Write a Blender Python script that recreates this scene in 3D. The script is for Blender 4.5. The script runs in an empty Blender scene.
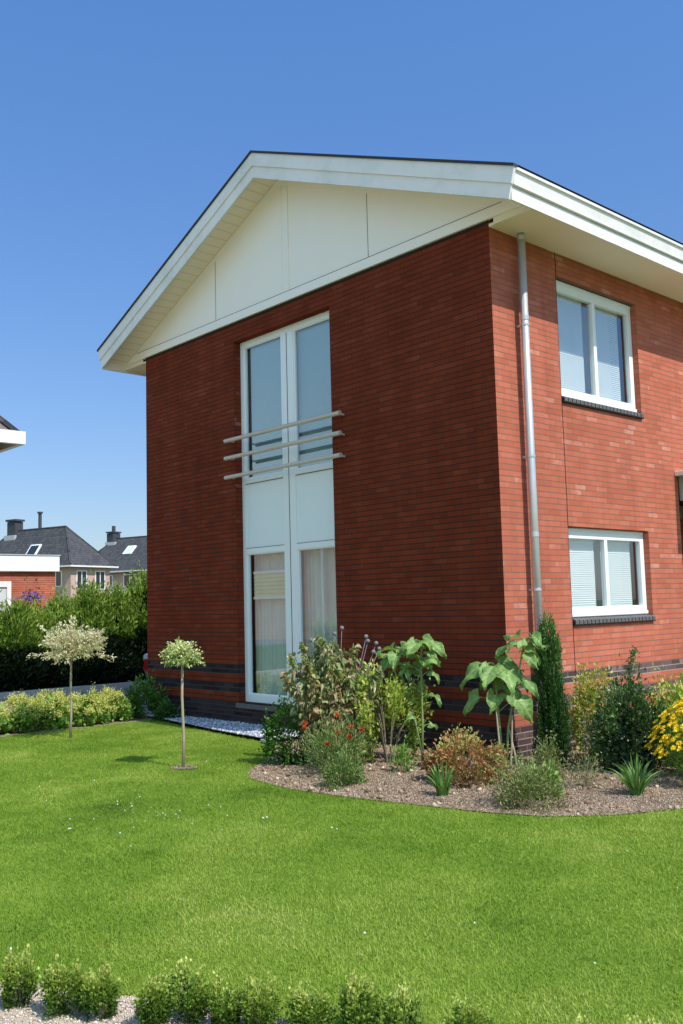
import bpy, math, random
import numpy as np
from mathutils import Vector, Matrix
random.seed(7); RNG = np.random.default_rng(7)
R = math.radians
col = bpy.context.scene.collection
scn = bpy.context.scene

# ------------------------------------------------------------------ tagging
def tag(o, label=None, cat=None, group=None, kind=None):
    if label: o['label'] = label
    if cat: o['category'] = cat
    if group: o['group'] = group
    if kind: o['kind'] = kind
    return o

def empty(name, loc=(0, 0, 0), rz=0.0, label=None, cat=None, group=None, kind=None):
    o = bpy.data.objects.new(name, None); col.objects.link(o)
    o.location = loc; o.rotation_euler = (0, 0, rz); o.empty_display_size = .1
    return tag(o, label, cat, group, kind)

def link(name, me, mat=None, parent=None):
    o = bpy.data.objects.new(name, me); col.objects.link(o)
    if mat is not None and not me.materials:
        for m in (mat if isinstance(mat, (list, tuple)) else [mat]): me.materials.append(m)
    if parent: o.parent = parent
    return o

# ------------------------------------------------------------------ mesh builder
class MB:
    def __init__(s): s.v = []; s.f = []; s.m = []; s.uv = []
    def poly(s, pts, mi=0, uv=None):
        n = len(s.v); s.v += [tuple(p) for p in pts]; s.f.append(tuple(range(n, n + len(pts)))); s.m.append(mi)
        s.uv.append(uv if uv else [(p[0] + p[1], p[2]) for p in pts]); return s
    def box(s, x0, x1, y0, y1, z0, z1, mi=0):
        n = len(s.v)
        s.v += [(x0, y0, z0), (x1, y0, z0), (x1, y1, z0), (x0, y1, z0), (x0, y0, z1), (x1, y0, z1), (x1, y1, z1), (x0, y1, z1)]
        for q in ((0, 3, 2, 1), (4, 5, 6, 7), (0, 1, 5, 4), (1, 2, 6, 5), (2, 3, 7, 6), (3, 0, 4, 7)):
            s.f.append(tuple(n + i for i in q)); s.m.append(mi); s.uv.append([(0, 0), (1, 0), (1, 1), (0, 1)])
        return s
    def prism(s, pts, axis, a, b, mi=0):
        """extrude a 2-D polygon along an axis ('y': pts are (x,z); 'x': pts are (y,z); 'z': pts are (x,y))"""
        def P(p, t):
            return (p[0], t, p[1]) if axis == 'y' else ((t, p[0], p[1]) if axis == 'x' else (p[0], p[1], t))
        k = len(pts)
        area = sum(pts[i][0] * pts[(i + 1) % k][1] - pts[(i + 1) % k][0] * pts[i][1] for i in range(k))
        if area < 0: pts = pts[::-1]
        A = [P(p, a) for p in pts]; B = [P(p, b) for p in pts]
        if axis == 'y': A, B = B, A
        n = len(s.v); s.v += A + B
        s.f.append(tuple(range(n + k - 1, n - 1, -1))); s.m.append(mi); s.uv.append([(p[0], p[1]) for p in pts])
        s.f.append(tuple(range(n + k, n + 2 * k))); s.m.append(mi); s.uv.append([(p[0], p[1]) for p in pts])
        for i in range(k):
            j = (i + 1) % k
            s.f.append((n + i, n + j, n + k + j, n + k + i)); s.m.append(mi); s.uv.append([(0, 0), (1, 0), (1, 1), (0, 1)])
        return s
    def tube(s, pts, rad, seg=8, mi=0, cap=True):
        pts = [Vector(p) for p in pts]
        rads = rad if isinstance(rad, (list, tuple)) else [rad] * len(pts)
        up = Vector((0, 0, 1)); n0 = len(s.v)
        prev = None
        for i, p in enumerate(pts):
            d = (pts[min(i + 1, len(pts) - 1)] - pts[max(i - 1, 0)])
            if d.length < 1e-9: d = Vector((0, 0, 1))
            d.normalize()
            if prev is None:
                a = d.cross(up)
                if a.length < .05: a = d.cross(Vector((1, 0, 0)))
            else:
                a = prev - d * prev.dot(d)
            a.normalize(); prev = a; b = d.cross(a)
            for k in range(seg):
                t = 2 * math.pi * k / seg
                s.v.append(tuple(p + (a * math.cos(t) + b * math.sin(t)) * rads[i]))
        for i in range(len(pts) - 1):
            for k in range(seg):
                q = (n0 + i * seg + k, n0 + i * seg + (k + 1) % seg, n0 + (i + 1) * seg + (k + 1) % seg, n0 + (i + 1) * seg + k)
                s.f.append(q); s.m.append(mi); s.uv.append([(0, 0), (1, 0), (1, 1), (0, 1)])
        if cap:
            s.f.append(tuple(n0 + k for k in range(seg))[::-1]); s.m.append(mi); s.uv.append([(0, 0)] * seg)
            e = n0 + (len(pts) - 1) * seg
            s.f.append(tuple(e + k for k in range(seg))); s.m.append(mi); s.uv.append([(0, 0)] * seg)
        return s
    def build(s, name, mat=None, parent=None, bevel=0, smooth=False):
        me = bpy.data.meshes.new(name)
        me.from_pydata([tuple(v) for v in s.v], [], s.f)
        uvl = me.uv_layers.new(name='UVMap')
        flat = [c for f in s.uv for uv in f for c in uv]
        if len(flat) == len(me.loops) * 2: uvl.data.foreach_set('uv', flat)
        me.polygons.foreach_set('material_index', s.m)
        if smooth: me.polygons.foreach_set('use_smooth', [True] * len(me.polygons))
        o = link(name, me, mat, parent)
        if bevel:
            b = o.modifiers.new('bevel', 'BEVEL'); b.width = bevel; b.segments = 2; b.limit_method = 'ANGLE'
        return o

# ------------------------------------------------------------------ node helpers
class NT:
    def __init__(s, name):
        s.mat = bpy.data.materials.new(name); s.mat.use_nodes = True
        s.t = s.mat.node_tree; s.t.nodes.clear()
        s.out = s.t.nodes.new('ShaderNodeOutputMaterial')
    def n(s, ty, **kw):
        nd = s.t.nodes.new(ty)
        for k, v in kw.items(): setattr(nd, k, v)
        return nd
    def l(s, a, b): s.t.links.new(a, b)
    def put(s, sock, v):
        if hasattr(v, 'is_output') or isinstance(v, bpy.types.NodeSocket): s.l(v, sock)
        elif isinstance(v, (tuple, list)) and len(v) == 3 and sock.type == 'RGBA': sock.default_value = (*v, 1)
        else: sock.default_value = v
    def m(s, op, a, b=0.0, c=None):
        nd = s.n('ShaderNodeMath', operation=op); s.put(nd.inputs[0], a); s.put(nd.inputs[1], b)
        if c is not None: s.put(nd.inputs[2], c)
        return nd.outputs[0]
    def mix(s, f, a, b, blend='MIX'):
        nd = s.n('ShaderNodeMix', data_type='RGBA', blend_type=blend)
        s.put(nd.inputs[0], f); s.put(nd.inputs[6], a); s.put(nd.inputs[7], b); return nd.outputs[2]
    def ramp(s, f, stops, interp='LINEAR'):
        nd = s.n('ShaderNodeValToRGB'); cr = nd.color_ramp; cr.interpolation = interp
        while len(cr.elements) < len(stops): cr.elements.new(.5)
        for e, (p, c) in zip(cr.elements, stops): e.position = p; e.color = (*c, 1) if len(c) == 3 else c
        s.put(nd.inputs[0], f); return nd.outputs[0]
    def noise(s, vec, scale, detail=4, rough=.55):
        nd = s.n('ShaderNodeTexNoise'); nd.inputs['Scale'].default_value = scale
        nd.inputs['Detail'].default_value = detail; nd.inputs['Roughness'].default_value = rough
        if vec is not None: s.l(vec, nd.inputs['Vector'])
        return nd.outputs[0]
    def bump(s, h, st=.3, dist=.01):
        nd = s.n('ShaderNodeBump'); nd.inputs['Strength'].default_value = st; nd.inputs['Distance'].default_value = dist
        s.l(h, nd.inputs['Height']); return nd.outputs[0]
    def pr(s, color, rough=.8, metal=0.0, normal=None, spec=.5):
        nd = s.n('ShaderNodeBsdfPrincipled'); s.put(nd.inputs['Base Color'], color); s.put(nd.inputs['Roughness'], rough)
        nd.inputs['Metallic'].default_value = metal; nd.inputs['Specular IOR Level'].default_value = spec
        if normal is not None: s.l(normal, nd.inputs['Normal'])
        return nd.outputs[0]
    def done(s, sh): s.l(sh, s.out.inputs[0]); return s.mat
    def objco(s): return s.n('ShaderNodeTexCoord').outputs['Object']
    def pos(s): return s.n('ShaderNodeNewGeometry').outputs['Position']

def plain(name, color, rough=.6, metal=0, var=.12, scale=6, bump=0.0, spec=.5, stain=None):
    t = NT(name); o = t.objco(); nz = t.noise(o, scale, 5)
    c = t.mix(nz, tuple(x * (1 - var) for x in color), tuple(min(1, x * (1 + var)) for x in color))
    if stain:
        n2 = t.noise(o, 1.7, 6, .7); f = t.m('MULTIPLY', t.m('GREATER_THAN', n2, 0.0), t.ramp(n2, [(.45, (0, 0, 0)), (.75, (1, 1, 1))]))
        c = t.mix(f, c, stain)
    nrm = t.bump(t.noise(o, scale * 12, 4), bump, .004) if bump else None
    return t.done(t.pr(c, rough, metal, nrm, spec))

def brick_mat(name, stops, mortar, bands=True, joint_y=None, bloom=0.0, dark=((0, (.07, .05, .052)), (1, (.16, .11, .105))), bmort=(.33, .29, .26)):
    t = NT(name); tc = t.n('ShaderNodeTexCoord'); sx = t.n('ShaderNodeSeparateXYZ'); t.l(tc.outputs['Object'], sx.inputs[0])
    sn = t.n('ShaderNodeSeparateXYZ'); t.l(tc.outputs['Normal'], sn.inputs[0])
    x, y, z = sx.outputs
    side = t.m('GREATER_THAN', t.m('ABSOLUTE', sn.outputs[0]), .5)
    u = t.m('ADD', t.m('MULTIPLY', x, t.m('SUBTRACT', 1.0, side)), t.m('MULTIPLY', y, side))
    # slight waviness of the courses
    wob = t.noise(tc.outputs['Object'], 9.0, 2)
    wz = t.m('ADD', z, t.m('MULTIPLY', t.m('SUBTRACT', wob, .5), .004))
    zr = t.m('DIVIDE', wz, .0625); row = t.m('FLOOR', zr); vf = t.m('FRACT', zr)
    wn1 = t.n('ShaderNodeTexWhiteNoise', noise_dimensions='1D'); t.l(row, wn1.inputs['W'])
    shift = t.m('ADD', t.m('MULTIPLY', t.m('MODULO', row, 2.0), .11), t.m('MULTIPLY', wn1.outputs[0], .05))
    ur = t.m('DIVIDE', t.m('ADD', t.m('ADD', u, 50.0), shift), .22); cl = t.m('FLOOR', ur); uf = t.m('FRACT', ur)
    cb = t.n('ShaderNodeCombineXYZ'); t.l(cl, cb.inputs[0]); t.l(row, cb.inputs[1]); t.l(side, cb.inputs[2])
    wn = t.n('ShaderNodeTexWhiteNoise', noise_dimensions='3D'); t.l(cb.outputs[0], wn.inputs['Vector']); rnd = wn.outputs[0]
    big = t.noise(tc.outputs['Object'], .8, 3)
    f = t.m('ADD', t.m('MULTIPLY', rnd, .40), t.m('ADD', t.m('MULTIPLY', big, .45), .08))
    c = t.ramp(f, stops)
    fine = t.noise(tc.outputs['Object'], 60, 4)
    c = t.mix(t.m('MULTIPLY', fine, .30), c, (.24, .045, .025))
    edge = t.m('MULTIPLY', t.m('SUBTRACT', fine, .5), .10)
    mv = t.m('LESS_THAN', t.m('ADD', vf, edge), .18); mh = t.m('MULTIPLY', t.m('LESS_THAN', t.m('ADD', uf, t.m('MULTIPLY', edge, .3)), .042), .55)
    mort = t.m('MAXIMUM', mv, mh)
    mc = t.mix(t.noise(tc.outputs['Object'], 14, 3), tuple(k * .7 for k in mortar), tuple(k * 1.3 for k in mortar))
    if bands:
        def eq(k): return t.m('COMPARE', row, float(k), .4)
        bm = t.m('LESS_THAN', row, 4.5)
        for k in (7, 8, 11, 12): bm = t.m('MAXIMUM', bm, eq(k))
        c = t.mix(bm, c, t.ramp(rnd, list(dark)))
        mc = t.mix(bm, mc, bmort)
    if bloom:
        n3 = t.noise(tc.outputs['Object'], 2.2, 5, .75)
        pb = t.m('MULTIPLY', t.m('ADD', t.m('MULTIPLY', side, .85), .15), t.m('MULTIPLY', t.m('GREATER_THAN', rnd, .90), t.ramp(n3, [(.48, (0, 0, 0)), (.66, (1, 1, 1))])))
        c = t.mix(t.m('MULTIPLY', t.m('MULTIPLY', pb, fine), bloom), c, (.75, .62, .55))
    c = t.mix(mort, c, mc)
    # damp/dirty foot of the wall, light streaks of weather
    st = t.ramp(t.noise(tc.outputs['Object'], .55, 6, .7), [(.3, (.86, .84, .84)), (.7, (1.08, 1.05, 1.03))])
    c = t.mix(1.0, c, st, 'MULTIPLY')
    cv_ = t.n('ShaderNodeCombineXYZ'); t.l(t.m('MULTIPLY', u, 3.0), cv_.inputs[0]); t.l(t.m('MULTIPLY', z, .35), cv_.inputs[1])
    run = t.ramp(t.noise(cv_.outputs[0], 1.0, 5, .65), [(.35, (.84, .82, .82)), (.6, (1.04, 1.03, 1.02))]); c = t.mix(.8, c, t.mix(1.0, c, run, 'MULTIPLY'))
    if joint_y is not None:
        jl = t.m('MULTIPLY', t.m('LESS_THAN', t.m('ABSOLUTE', t.m('SUBTRACT', y, t.m('ADD', joint_y, t.m('MULTIPLY', t.m('SUBTRACT', wn1.outputs[0], .5), .006)))), .007), side)
        c = t.mix(jl, c, (.015, .012, .012))
    h = t.m('ADD', t.m('MULTIPLY', t.m('SUBTRACT', 1.0, mort), 1.0), t.m('MULTIPLY', fine, .35))
    h = t.m('ADD', h, t.m('MULTIPLY', rnd, .35))
    return t.done(t.pr(c, .9, 0, t.bump(h, .55, .008), .06))

def tile_mat(name, c0, c1, tw=.3, th=.32):
    t = NT(name); uv = t.n('ShaderNodeTexCoord').outputs['UV']; sx = t.n('ShaderNodeSeparateXYZ'); t.l(uv, sx.inputs[0])
    v = t.m('DIVIDE', sx.outputs[1], th); row = t.m('FLOOR', v); vf = t.m('FRACT', v)
    u = t.m('DIVIDE', sx.outputs[0], tw); cl = t.m('FLOOR', u); uf = t.m('FRACT', u)
    cb = t.n('ShaderNodeCombineXYZ'); t.l(cl, cb.inputs[0]); t.l(row, cb.inputs[1])
    wn = t.n('ShaderNodeTexWhiteNoise', noise_dimensions='2D'); t.l(cb.outputs[0], wn.inputs['Vector'])
    c = t.mix(wn.outputs[0], c0, c1)
    dk = t.m('MAXIMUM', t.m('LESS_THAN', vf, .16), t.m('MULTIPLY', t.m('LESS_THAN', uf, .1), .5))
    c = t.mix(t.m('MULTIPLY', dk, .7), c, tuple(k * .35 for k in c0))
    h = t.m('ADD', vf, t.m('SINE', t.m('MULTIPLY', uf, 6.283)))
    return t.done(t.pr(c, .75, 0, t.bump(h, .5, .02), .3))

def leaf_mat(name, stops, transl=.25, rough=.5, spec=.35):
    t = NT(name); at = t.n('ShaderNodeAttribute', attribute_name='tint')
    c = t.ramp(at.outputs['Fac'], stops)
    n = t.noise(t.objco(), 25, 2); c = t.mix(1.0, c, t.ramp(n, [(.3, (.8, .8, .8)), (.7, (1.15, 1.15, 1.15))]), 'MULTIPLY')
    p = t.pr(c, rough, 0, None, spec)
    tr = t.n('ShaderNodeBsdfTranslucent'); t.l(t.mix(.5, c, (.5, .8, .1), 'MULTIPLY'), tr.inputs[0])
    t.l(t.mix(1.0, c, (1.3, 1.4, .7), 'MULTIPLY'), tr.inputs[0])
    ms = t.n('ShaderNodeMixShader'); ms.inputs[0].default_value = transl; t.l(p, ms.inputs[1]); t.l(tr.outputs[0], ms.inputs[2])
    return t.done(ms.outputs[0])

def glass_mat(name, boost=2.0, tint=(.80, .88, .90)):
    t = NT(name); lw = t.n('ShaderNodeLayerWeight'); lw.inputs[0].default_value = .5
    f = t.m('MINIMUM', t.m('ADD', boost, t.m('MULTIPLY', t.m('POWER', lw.outputs['Facing'], 3.0), 1.0 - boost)), 1.0)
    g = t.n('ShaderNodeBsdfGlossy'); g.inputs['Roughness'].default_value = 0.0; g.inputs[0].default_value = (.9, .95, 1, 1)
    nz = t.noise(t.objco(), 1.3, 1); t.l(t.bump(nz, .05, .02), g.inputs['Normal'])
    tr = t.n('ShaderNodeBsdfTransparent'); tr.inputs[0].default_value = (*tint, 1)
    ms = t.n('ShaderNodeMixShader'); t.l(f, ms.inputs[0]); t.l(tr.outputs[0], ms.inputs[1]); t.l(g.outputs[0], ms.inputs[2])
    return t.done(ms.outputs[0])

def ground_mat(name, stops, scale=3.0, bump=.5, fine=90, rough=.95, stretch=None):
    t = NT(name); p = t.pos()
    a = t.noise(p, scale, 5, .6); b = t.noise(p, fine, 4, .7)
    f = t.m('ADD', t.m('MULTIPLY', a, .6), t.m('MULTIPLY', b, .4))
    c = t.ramp(f, stops)
    return t.done(t.pr(c, rough, 0, t.bump(b, bump, .01), .15))

def world_tint_leaf(name, stops, transl=.25):
    """grass: tint attribute + slow world variation giving the dry paler patches"""
    t = NT(name); at = t.n('ShaderNodeAttribute', attribute_name='tint')
    p = t.pos(); big = t.noise(p, .55, 4, .6); mid = t.noise(p, 3.0, 3, .6)
    f = t.m('ADD', t.m('MULTIPLY', at.outputs['Fac'], .30), t.m('ADD', t.m('MULTIPLY', t.m('SUBTRACT', big, .5), 1.6), t.m('MULTIPLY', mid, .70)))
    c = t.ramp(f, stops)
    pr_ = t.pr(c, .55, 0, None, .25)
    tr = t.n('ShaderNodeBsdfTranslucent'); t.l(t.mix(1.0, c, (1.2, 1.3, .7), 'MULTIPLY'), tr.inputs[0])
    ms = t.n('ShaderNodeMixShader'); ms.inputs[0].default_value = transl; t.l(pr_, ms.inputs[1]); t.l(tr.outputs[0], ms.inputs[2])
    return t.done(ms.outputs[0])

# ------------------------------------------------------------------ materials
M = {}
RED = [(0, (.35, .100, .058)), (.35, (.50, .150, .092)), (.65, (.57, .185, .118)), (1, (.66, .26, .18))]
M['brick'] = brick_mat('red_brick', RED, (.25, .135, .10), True, 1.18, .6)
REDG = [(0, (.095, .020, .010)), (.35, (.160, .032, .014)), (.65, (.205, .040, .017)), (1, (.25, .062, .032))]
M['brick_gable'] = brick_mat('shaded_gable_red_brick', REDG, (.055, .030, .024), True, None, .25, ((0, (.022, .019, .021)), (1, (.055, .044, .046))), (.075, .062, .060))  # darker copy of the red brick, the gable's shade put into its colour
M['brick_plain'] = brick_mat('red_brick_plain', RED, (.16, .09, .07), False)
M['brick_pink'] = brick_mat('pale_pink_brick', [(0, (.55, .36, .29)), (1, (.74, .56, .48))], (.40, .33, .28), False)
M['white'] = plain('white_paint', (.84, .80, .77), .45, var=.04, stain=(.62, .63, .58))
M['board'] = plain('cream_board', (.95, .88, .80), .5, var=.03, scale=2)
M['soffit'] = plain('soffit_paint', (.90, .78, .62), .55, var=.05, scale=2)
M['frame'] = plain('white_window_frame', (.84, .86, .86), .3, var=.02)
M['felt'] = plain('dark_roof_felt', (.035, .035, .04), .85)
M['zinc'] = plain('galvanised_pipe', (.55, .57, .58), .38, metal=.45, var=.15, scale=9)
M['steel'] = plain('brushed_steel', (.62, .55, .47), .35, metal=.35, var=.12, scale=20)
M['darkgap'] = plain('dark_gap', (.02, .02, .02), .9)
M['glass'] = glass_mat('window_glass', .20)
M['glass_e'] = glass_mat('window_glass_side', .12, (.86, .92, .92))
M['slat'] = plain('blind_slat', (.85, .86, .86), .5, var=.04)
M['slatgrey'] = plain('grey_blind_slat', (.44, .62, .76), .6, var=.06)
M['backing_sheet'] = plain('pale_backing', (.66, .68, .60), .9, var=.12, scale=3)
M['cream_cloth'] = plain('cream_shade_cloth', (.80, .72, .42), .8, var=.05)
M['room'] = plain('room_wall', (.22, .22, .22), .9)
M['panel'] = plain('infill_panel', (.80, .85, .86), .4, var=.02)
M['sillb'] = plain('sill_brick', (.12, .11, .11), .6, var=.4, scale=14, bump=.3)
M['silltop'] = plain('sill_brick_top', (.40, .39, .38), .5, var=.2, scale=14)
M['concrete'] = plain('concrete', (.42, .40, .37), .85, var=.15, scale=12, bump=.4)
M['paving'] = ground_mat('paving_grey', [(.3, (.17, .165, .16)), (.7, (.27, .26, .245))], 2, .3)
M['sand'] = ground_mat('sand_gravel', [(.25, (.42, .34, .27)), (.55, (.60, .50, .41)), (.8, (.72, .62, .52))], 2.0, .8, 120)
M['soil'] = ground_mat('garden_soil', [(.3, (.12, .085, .06)), (.5, (.25, .185, .135)), (.7, (.42, .34, .27))], 3.0, 1.0, 70)
M['turf'] = ground_mat('turf_base', [(.3, (.09, .15, .015)), (.7, (.18, .27, .03))], .8, .5, 60)
M['fieldgrass'] = ground_mat('distant_grass', [(.3, (.06, .10, .02)), (.7, (.12, .16, .04))], .3, .3, 8)
M['chip_soil'] = leaf_mat('bark_chips', [(0, (.10, .065, .04)), (.5, (.29, .20, .13)), (1, (.58, .46, .33))], 0, .95, .1)
M['chip_slate'] = leaf_mat('slate_chips', [(0, (.17, .18, .21)), (.6, (.42, .44, .50)), (1, (.78, .80, .84))], 0, .7, .3)
M['chip_sand'] = leaf_mat('sand_pebbles', [(0, (.34, .26, .20)), (.5, (.62, .52, .42)), (1, (.82, .73, .62))], 0, .9, .2)
M['tile'] = tile_mat('dark_grey_tiles', (.050, .050, .054), (.085, .083, .088))
M['tile_brown'] = tile_mat('grey_brown_tiles', (.12, .10, .09), (.19, .16, .15))
M['lead'] = plain('lead_flashing', (.45, .46, .48), .5)
M['chimney'] = plain('chimney_dark', (.045, .05, .06), .8)
M['carred'] = plain('red_car_paint', (.36, .012, .012), .22, var=.04)
M['rubber'] = plain('black_rubber', (.02, .02, .02), .8)
M['carglass'] = plain('car_glass', (.02, .025, .03), .05)
M['lamp'] = plain('headlight_glass', (.75, .77, .78), .12, metal=.2)
M['door'] = plain('door_paint', (.10, .10, .11), .4)
M['greypanel'] = plain('grey_panel', (.33, .31, .30), .6)
M['bark'] = plain('bark', (.22, .175, .12), .9, var=.35, scale=30, bump=.6)
M['palebark'] = plain('pale_bark', (.36, .30, .20), .9, var=.3, scale=30, bump=.5)
M['stem'] = plain('green_stem', (.20, .27, .09), .7, var=.25, scale=20)
M['drystem'] = plain('dry_stem', (.36, .29, .19), .85, var=.3, scale=20)
M['seed'] = plain('seed_head', (.20, .19, .20), .9, var=.4, scale=90, bump=.9)

G = {}
G['grass'] = world_tint_leaf('grass_blades', [(0, (.085, .170, .012)), (.33, (.180, .295, .026)), (.62, (.30, .40, .055)), (.85, (.43, .48, .11)), (1, (.55, .54, .20))], .3)
G['box'] = leaf_mat('box_leaf', [(0, (.03, .07, .010)), (.4, (.12, .22, .026)), (.7, (.30, .40, .060)), (1, (.58, .58, .18))], .25)
G['boxdark'] = leaf_mat('box_leaf_dark', [(0, (.03, .08, .012)), (.6, (.08, .19, .026)), (1, (.20, .36, .06))], .2)
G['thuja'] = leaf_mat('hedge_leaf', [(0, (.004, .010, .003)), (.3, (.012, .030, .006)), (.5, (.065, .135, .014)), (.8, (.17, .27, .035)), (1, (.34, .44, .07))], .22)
G['yew'] = leaf_mat('yew_leaf', [(0, (.012, .04, .012)), (.6, (.055, .14, .028)), (1, (.17, .31, .06))], .12)
G['willow'] = leaf_mat('variegated_willow_leaf', [(0, (.36, .36, .17)), (.4, (.68, .62, .42)), (1, (.88, .82, .64))], .3)
G['euon'] = leaf_mat('variegated_ball_leaf', [(0, (.20, .30, .08)), (.5, (.50, .56, .22)), (1, (.82, .80, .50))], .25)
G['alch'] = leaf_mat('mantle_leaf', [(0, (.09, .19, .03)), (.6, (.22, .38, .07)), (1, (.38, .50, .13))], .25)
G['alchfl'] = leaf_mat('mantle_flower', [(0, (.42, .44, .08)), (.6, (.66, .64, .18)), (1, (.84, .80, .36))], .3)
G['holly'] = leaf_mat('mallow_leaf', [(0, (.12, .06, .035)), (.28, (.34, .20, .12)), (.42, (.46, .33, .19)), (.58, (.22, .27, .10)), (.78, (.20, .30, .10)), (1, (.60, .52, .32))], .25)
G['yshrub'] = leaf_mat('yellow_green_leaf', [(0, (.09, .16, .02)), (.45, (.32, .42, .06)), (1, (.66, .68, .18))], .28)
G['spirea'] = leaf_mat('russet_leaf', [(0, (.06, .07, .02)), (.25, (.16, .14, .04)), (.42, (.40, .17, .07)), (.62, (.56, .30, .13)), (.72, (.26, .32, .08)), (1, (.40, .42, .12))], .25)
G['iris'] = leaf_mat('iris_blade', [(0, (.06, .14, .035)), (.6, (.15, .28, .06)), (1, (.34, .46, .14))], .2)
G['sun'] = leaf_mat('sunflower_leaf', [(0, (.07, .16, .035)), (.5, (.20, .34, .085)), (1, (.42, .54, .22))], .3)
G['varieg'] = leaf_mat('gold_edged_leaf', [(0, (.10, .18, .03)), (.45, (.28, .36, .06)), (.75, (.62, .58, .14)), (1, (.78, .44, .20))], .25)
G['scrub'] = leaf_mat('olive_scrub_leaf', [(0, (.09, .08, .035)), (.5, (.21, .23, .08)), (.8, (.25, .33, .10)), (1, (.46, .36, .20))], .2)
G['dark'] = leaf_mat('dark_glossy_leaf', [(0, (.014, .04, .016)), (.55, (.06, .13, .04)), (.85, (.20, .30, .09)), (1, (.55, .52, .45))], .12, .3)
G['yel'] = leaf_mat('coreopsis_leaf', [(0, (.05, .13, .02)), (1, (.20, .36, .05))], .25)
G['petal'] = leaf_mat('yellow_petal', [(0, (.80, .48, .01)), (1, (.90, .72, .03))], .25)
G['centre'] = leaf_mat('orange_centre', [(0, (.55, .16, .01)), (1, (.75, .30, .02))], .1)
G['poppy'] = leaf_mat('orange_red_petal', [(0, (.45, .05, .015)), (1, (.70, .16, .05))], .3)
G['feather'] = leaf_mat('feathery_leaf', [(0, (.06, .11, .03)), (.6, (.17, .27, .07)), (1, (.38, .36, .13))], .25)
G['purple'] = leaf_mat('purple_petal', [(0, (.10, .04, .28)), (1, (.30, .16, .55))], .25)
G['clover'] = leaf_mat('white_clover', [(0, (.7, .7, .62)), (1, (.85, .85, .8))], .1)

# ------------------------------------------------------------------ scatter meshes (numpy)
def raw_mesh(name, V, F, tint, mat, parent=None, smooth=False):
    me = bpy.data.meshes.new(name); nv = len(V); nf, k = F.shape
    me.vertices.add(nv); me.vertices.foreach_set('co', V.astype(np.float32).ravel())
    me.loops.add(nf * k); me.loops.foreach_set('vertex_index', F.astype(np.int32).ravel())
    me.polygons.add(nf); me.polygons.foreach_set('loop_start', np.arange(0, nf * k, k, dtype=np.int32))
    me.update(calc_edges=True)
    a = me.attributes.new('tint', 'FLOAT', 'POINT'); a.data.foreach_set('value', tint.astype(np.float32))
    if smooth: me.polygons.foreach_set('use_smooth', np.ones(nf, dtype=bool))
    return link(name, me, mat, parent)

def norm(a): return a / np.maximum(np.linalg.norm(a, axis=1, keepdims=True), 1e-9)

def leaf_geo(P, D, L, Wd, tint, fold=.25, droop=.15):
    """folded 6-vertex leaves: base, two shoulders, tip"""
    n = len(P); D = norm(D); rnd = norm(RNG.normal(size=(n, 3)) + np.array([0, 0, .6]))
    S = norm(np.cross(D, rnd)); N = np.cross(S, D)
    L = np.broadcast_to(L, n)[:, None]; Wd = np.broadcast_to(Wd, n)[:, None]
    b = P; a1 = P + D * L * .35 + S * Wd * .5 + N * Wd * fold; a2 = P + D * L * .35 - S * Wd * .5 + N * Wd * fold
    c1 = P + D * L * .72 + S * Wd * .38 + N * Wd * fold * .6; c2 = P + D * L * .72 - S * Wd * .38 + N * Wd * fold * .6
    tp = P + D * L - np.array([0, 0, 1.]) * L * droop
    mid = P + D * L * .5 - N * Wd * .02
    V = np.stack([b, a1, c1, tp, c2, a2], 1).reshape(-1, 3)
    i = np.arange(n)[:, None] * 6
    F = np.concatenate([i + np.array([[0, 1, 2, 3]]), i + np.array([[0, 3, 4, 5]])], 0)
    return V, F, np.repeat(tint, 6)

def join_geo(parts):
    V = []; F = []; T = []; n = 0
    for v, f, t in parts: V.append(v); F.append(f + n); T.append(t); n += len(v)
    return np.concatenate(V), np.concatenate(F), np.concatenate(T)

def clump_points(n, shape, k=28, spread=.16, shell=.55):
    """points clustered round k centres inside a unit shape; shape(u)->pos in [-1,1]^2 x [0,1] given random triple"""
    cen = shape(k, shell); idx = RNG.integers(0, k, n)
    return cen[idx] + RNG.normal(size=(n, 3)) * spread, idx

def ellip(k, shell):
    d = norm(RNG.normal(size=(k, 3))); r = (shell + (1 - shell) * RNG.random(k)) ** .6
    p = d * r[:, None] * np.array([1, 1, .5]); p[:, 2] = .5 + p[:, 2] * .95; return p
def dome(k, shell):
    d = norm(RNG.normal(size=(k, 3))); d[:, 2] = np.abs(d[:, 2]); r = (shell + (1 - shell) * RNG.random(k))
    p = d * r[:, None]; p[:, 2] = .12 + p[:, 2] * .85; return p
def cone(pw=.8, base=.06):
    def f(k, shell):
        z = RNG.random(k) ** 1.15; a = RNG.random(k) * 2 * math.pi
        r = (1 - z) ** pw * (shell + (1 - shell) * RNG.random(k)) + .02
        r = np.minimum(r, .25 + z * 3)
        return np.stack([r * np.cos(a), r * np.sin(a), base + z * (1 - base)], 1)
    return f
def column(k, shell):
    z = RNG.random(k); a = RNG.random(k) * 2 * math.pi
    r = np.where(z > .75, np.sqrt(np.maximum(0, 1 - ((z - .75) / .27) ** 2)), .86 + .14 * np.sin(z * 5)) * (shell + (1 - shell) * RNG.random(k))
    return np.stack([r * np.cos(a), r * np.sin(a), .03 + z * .97], 1)

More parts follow.
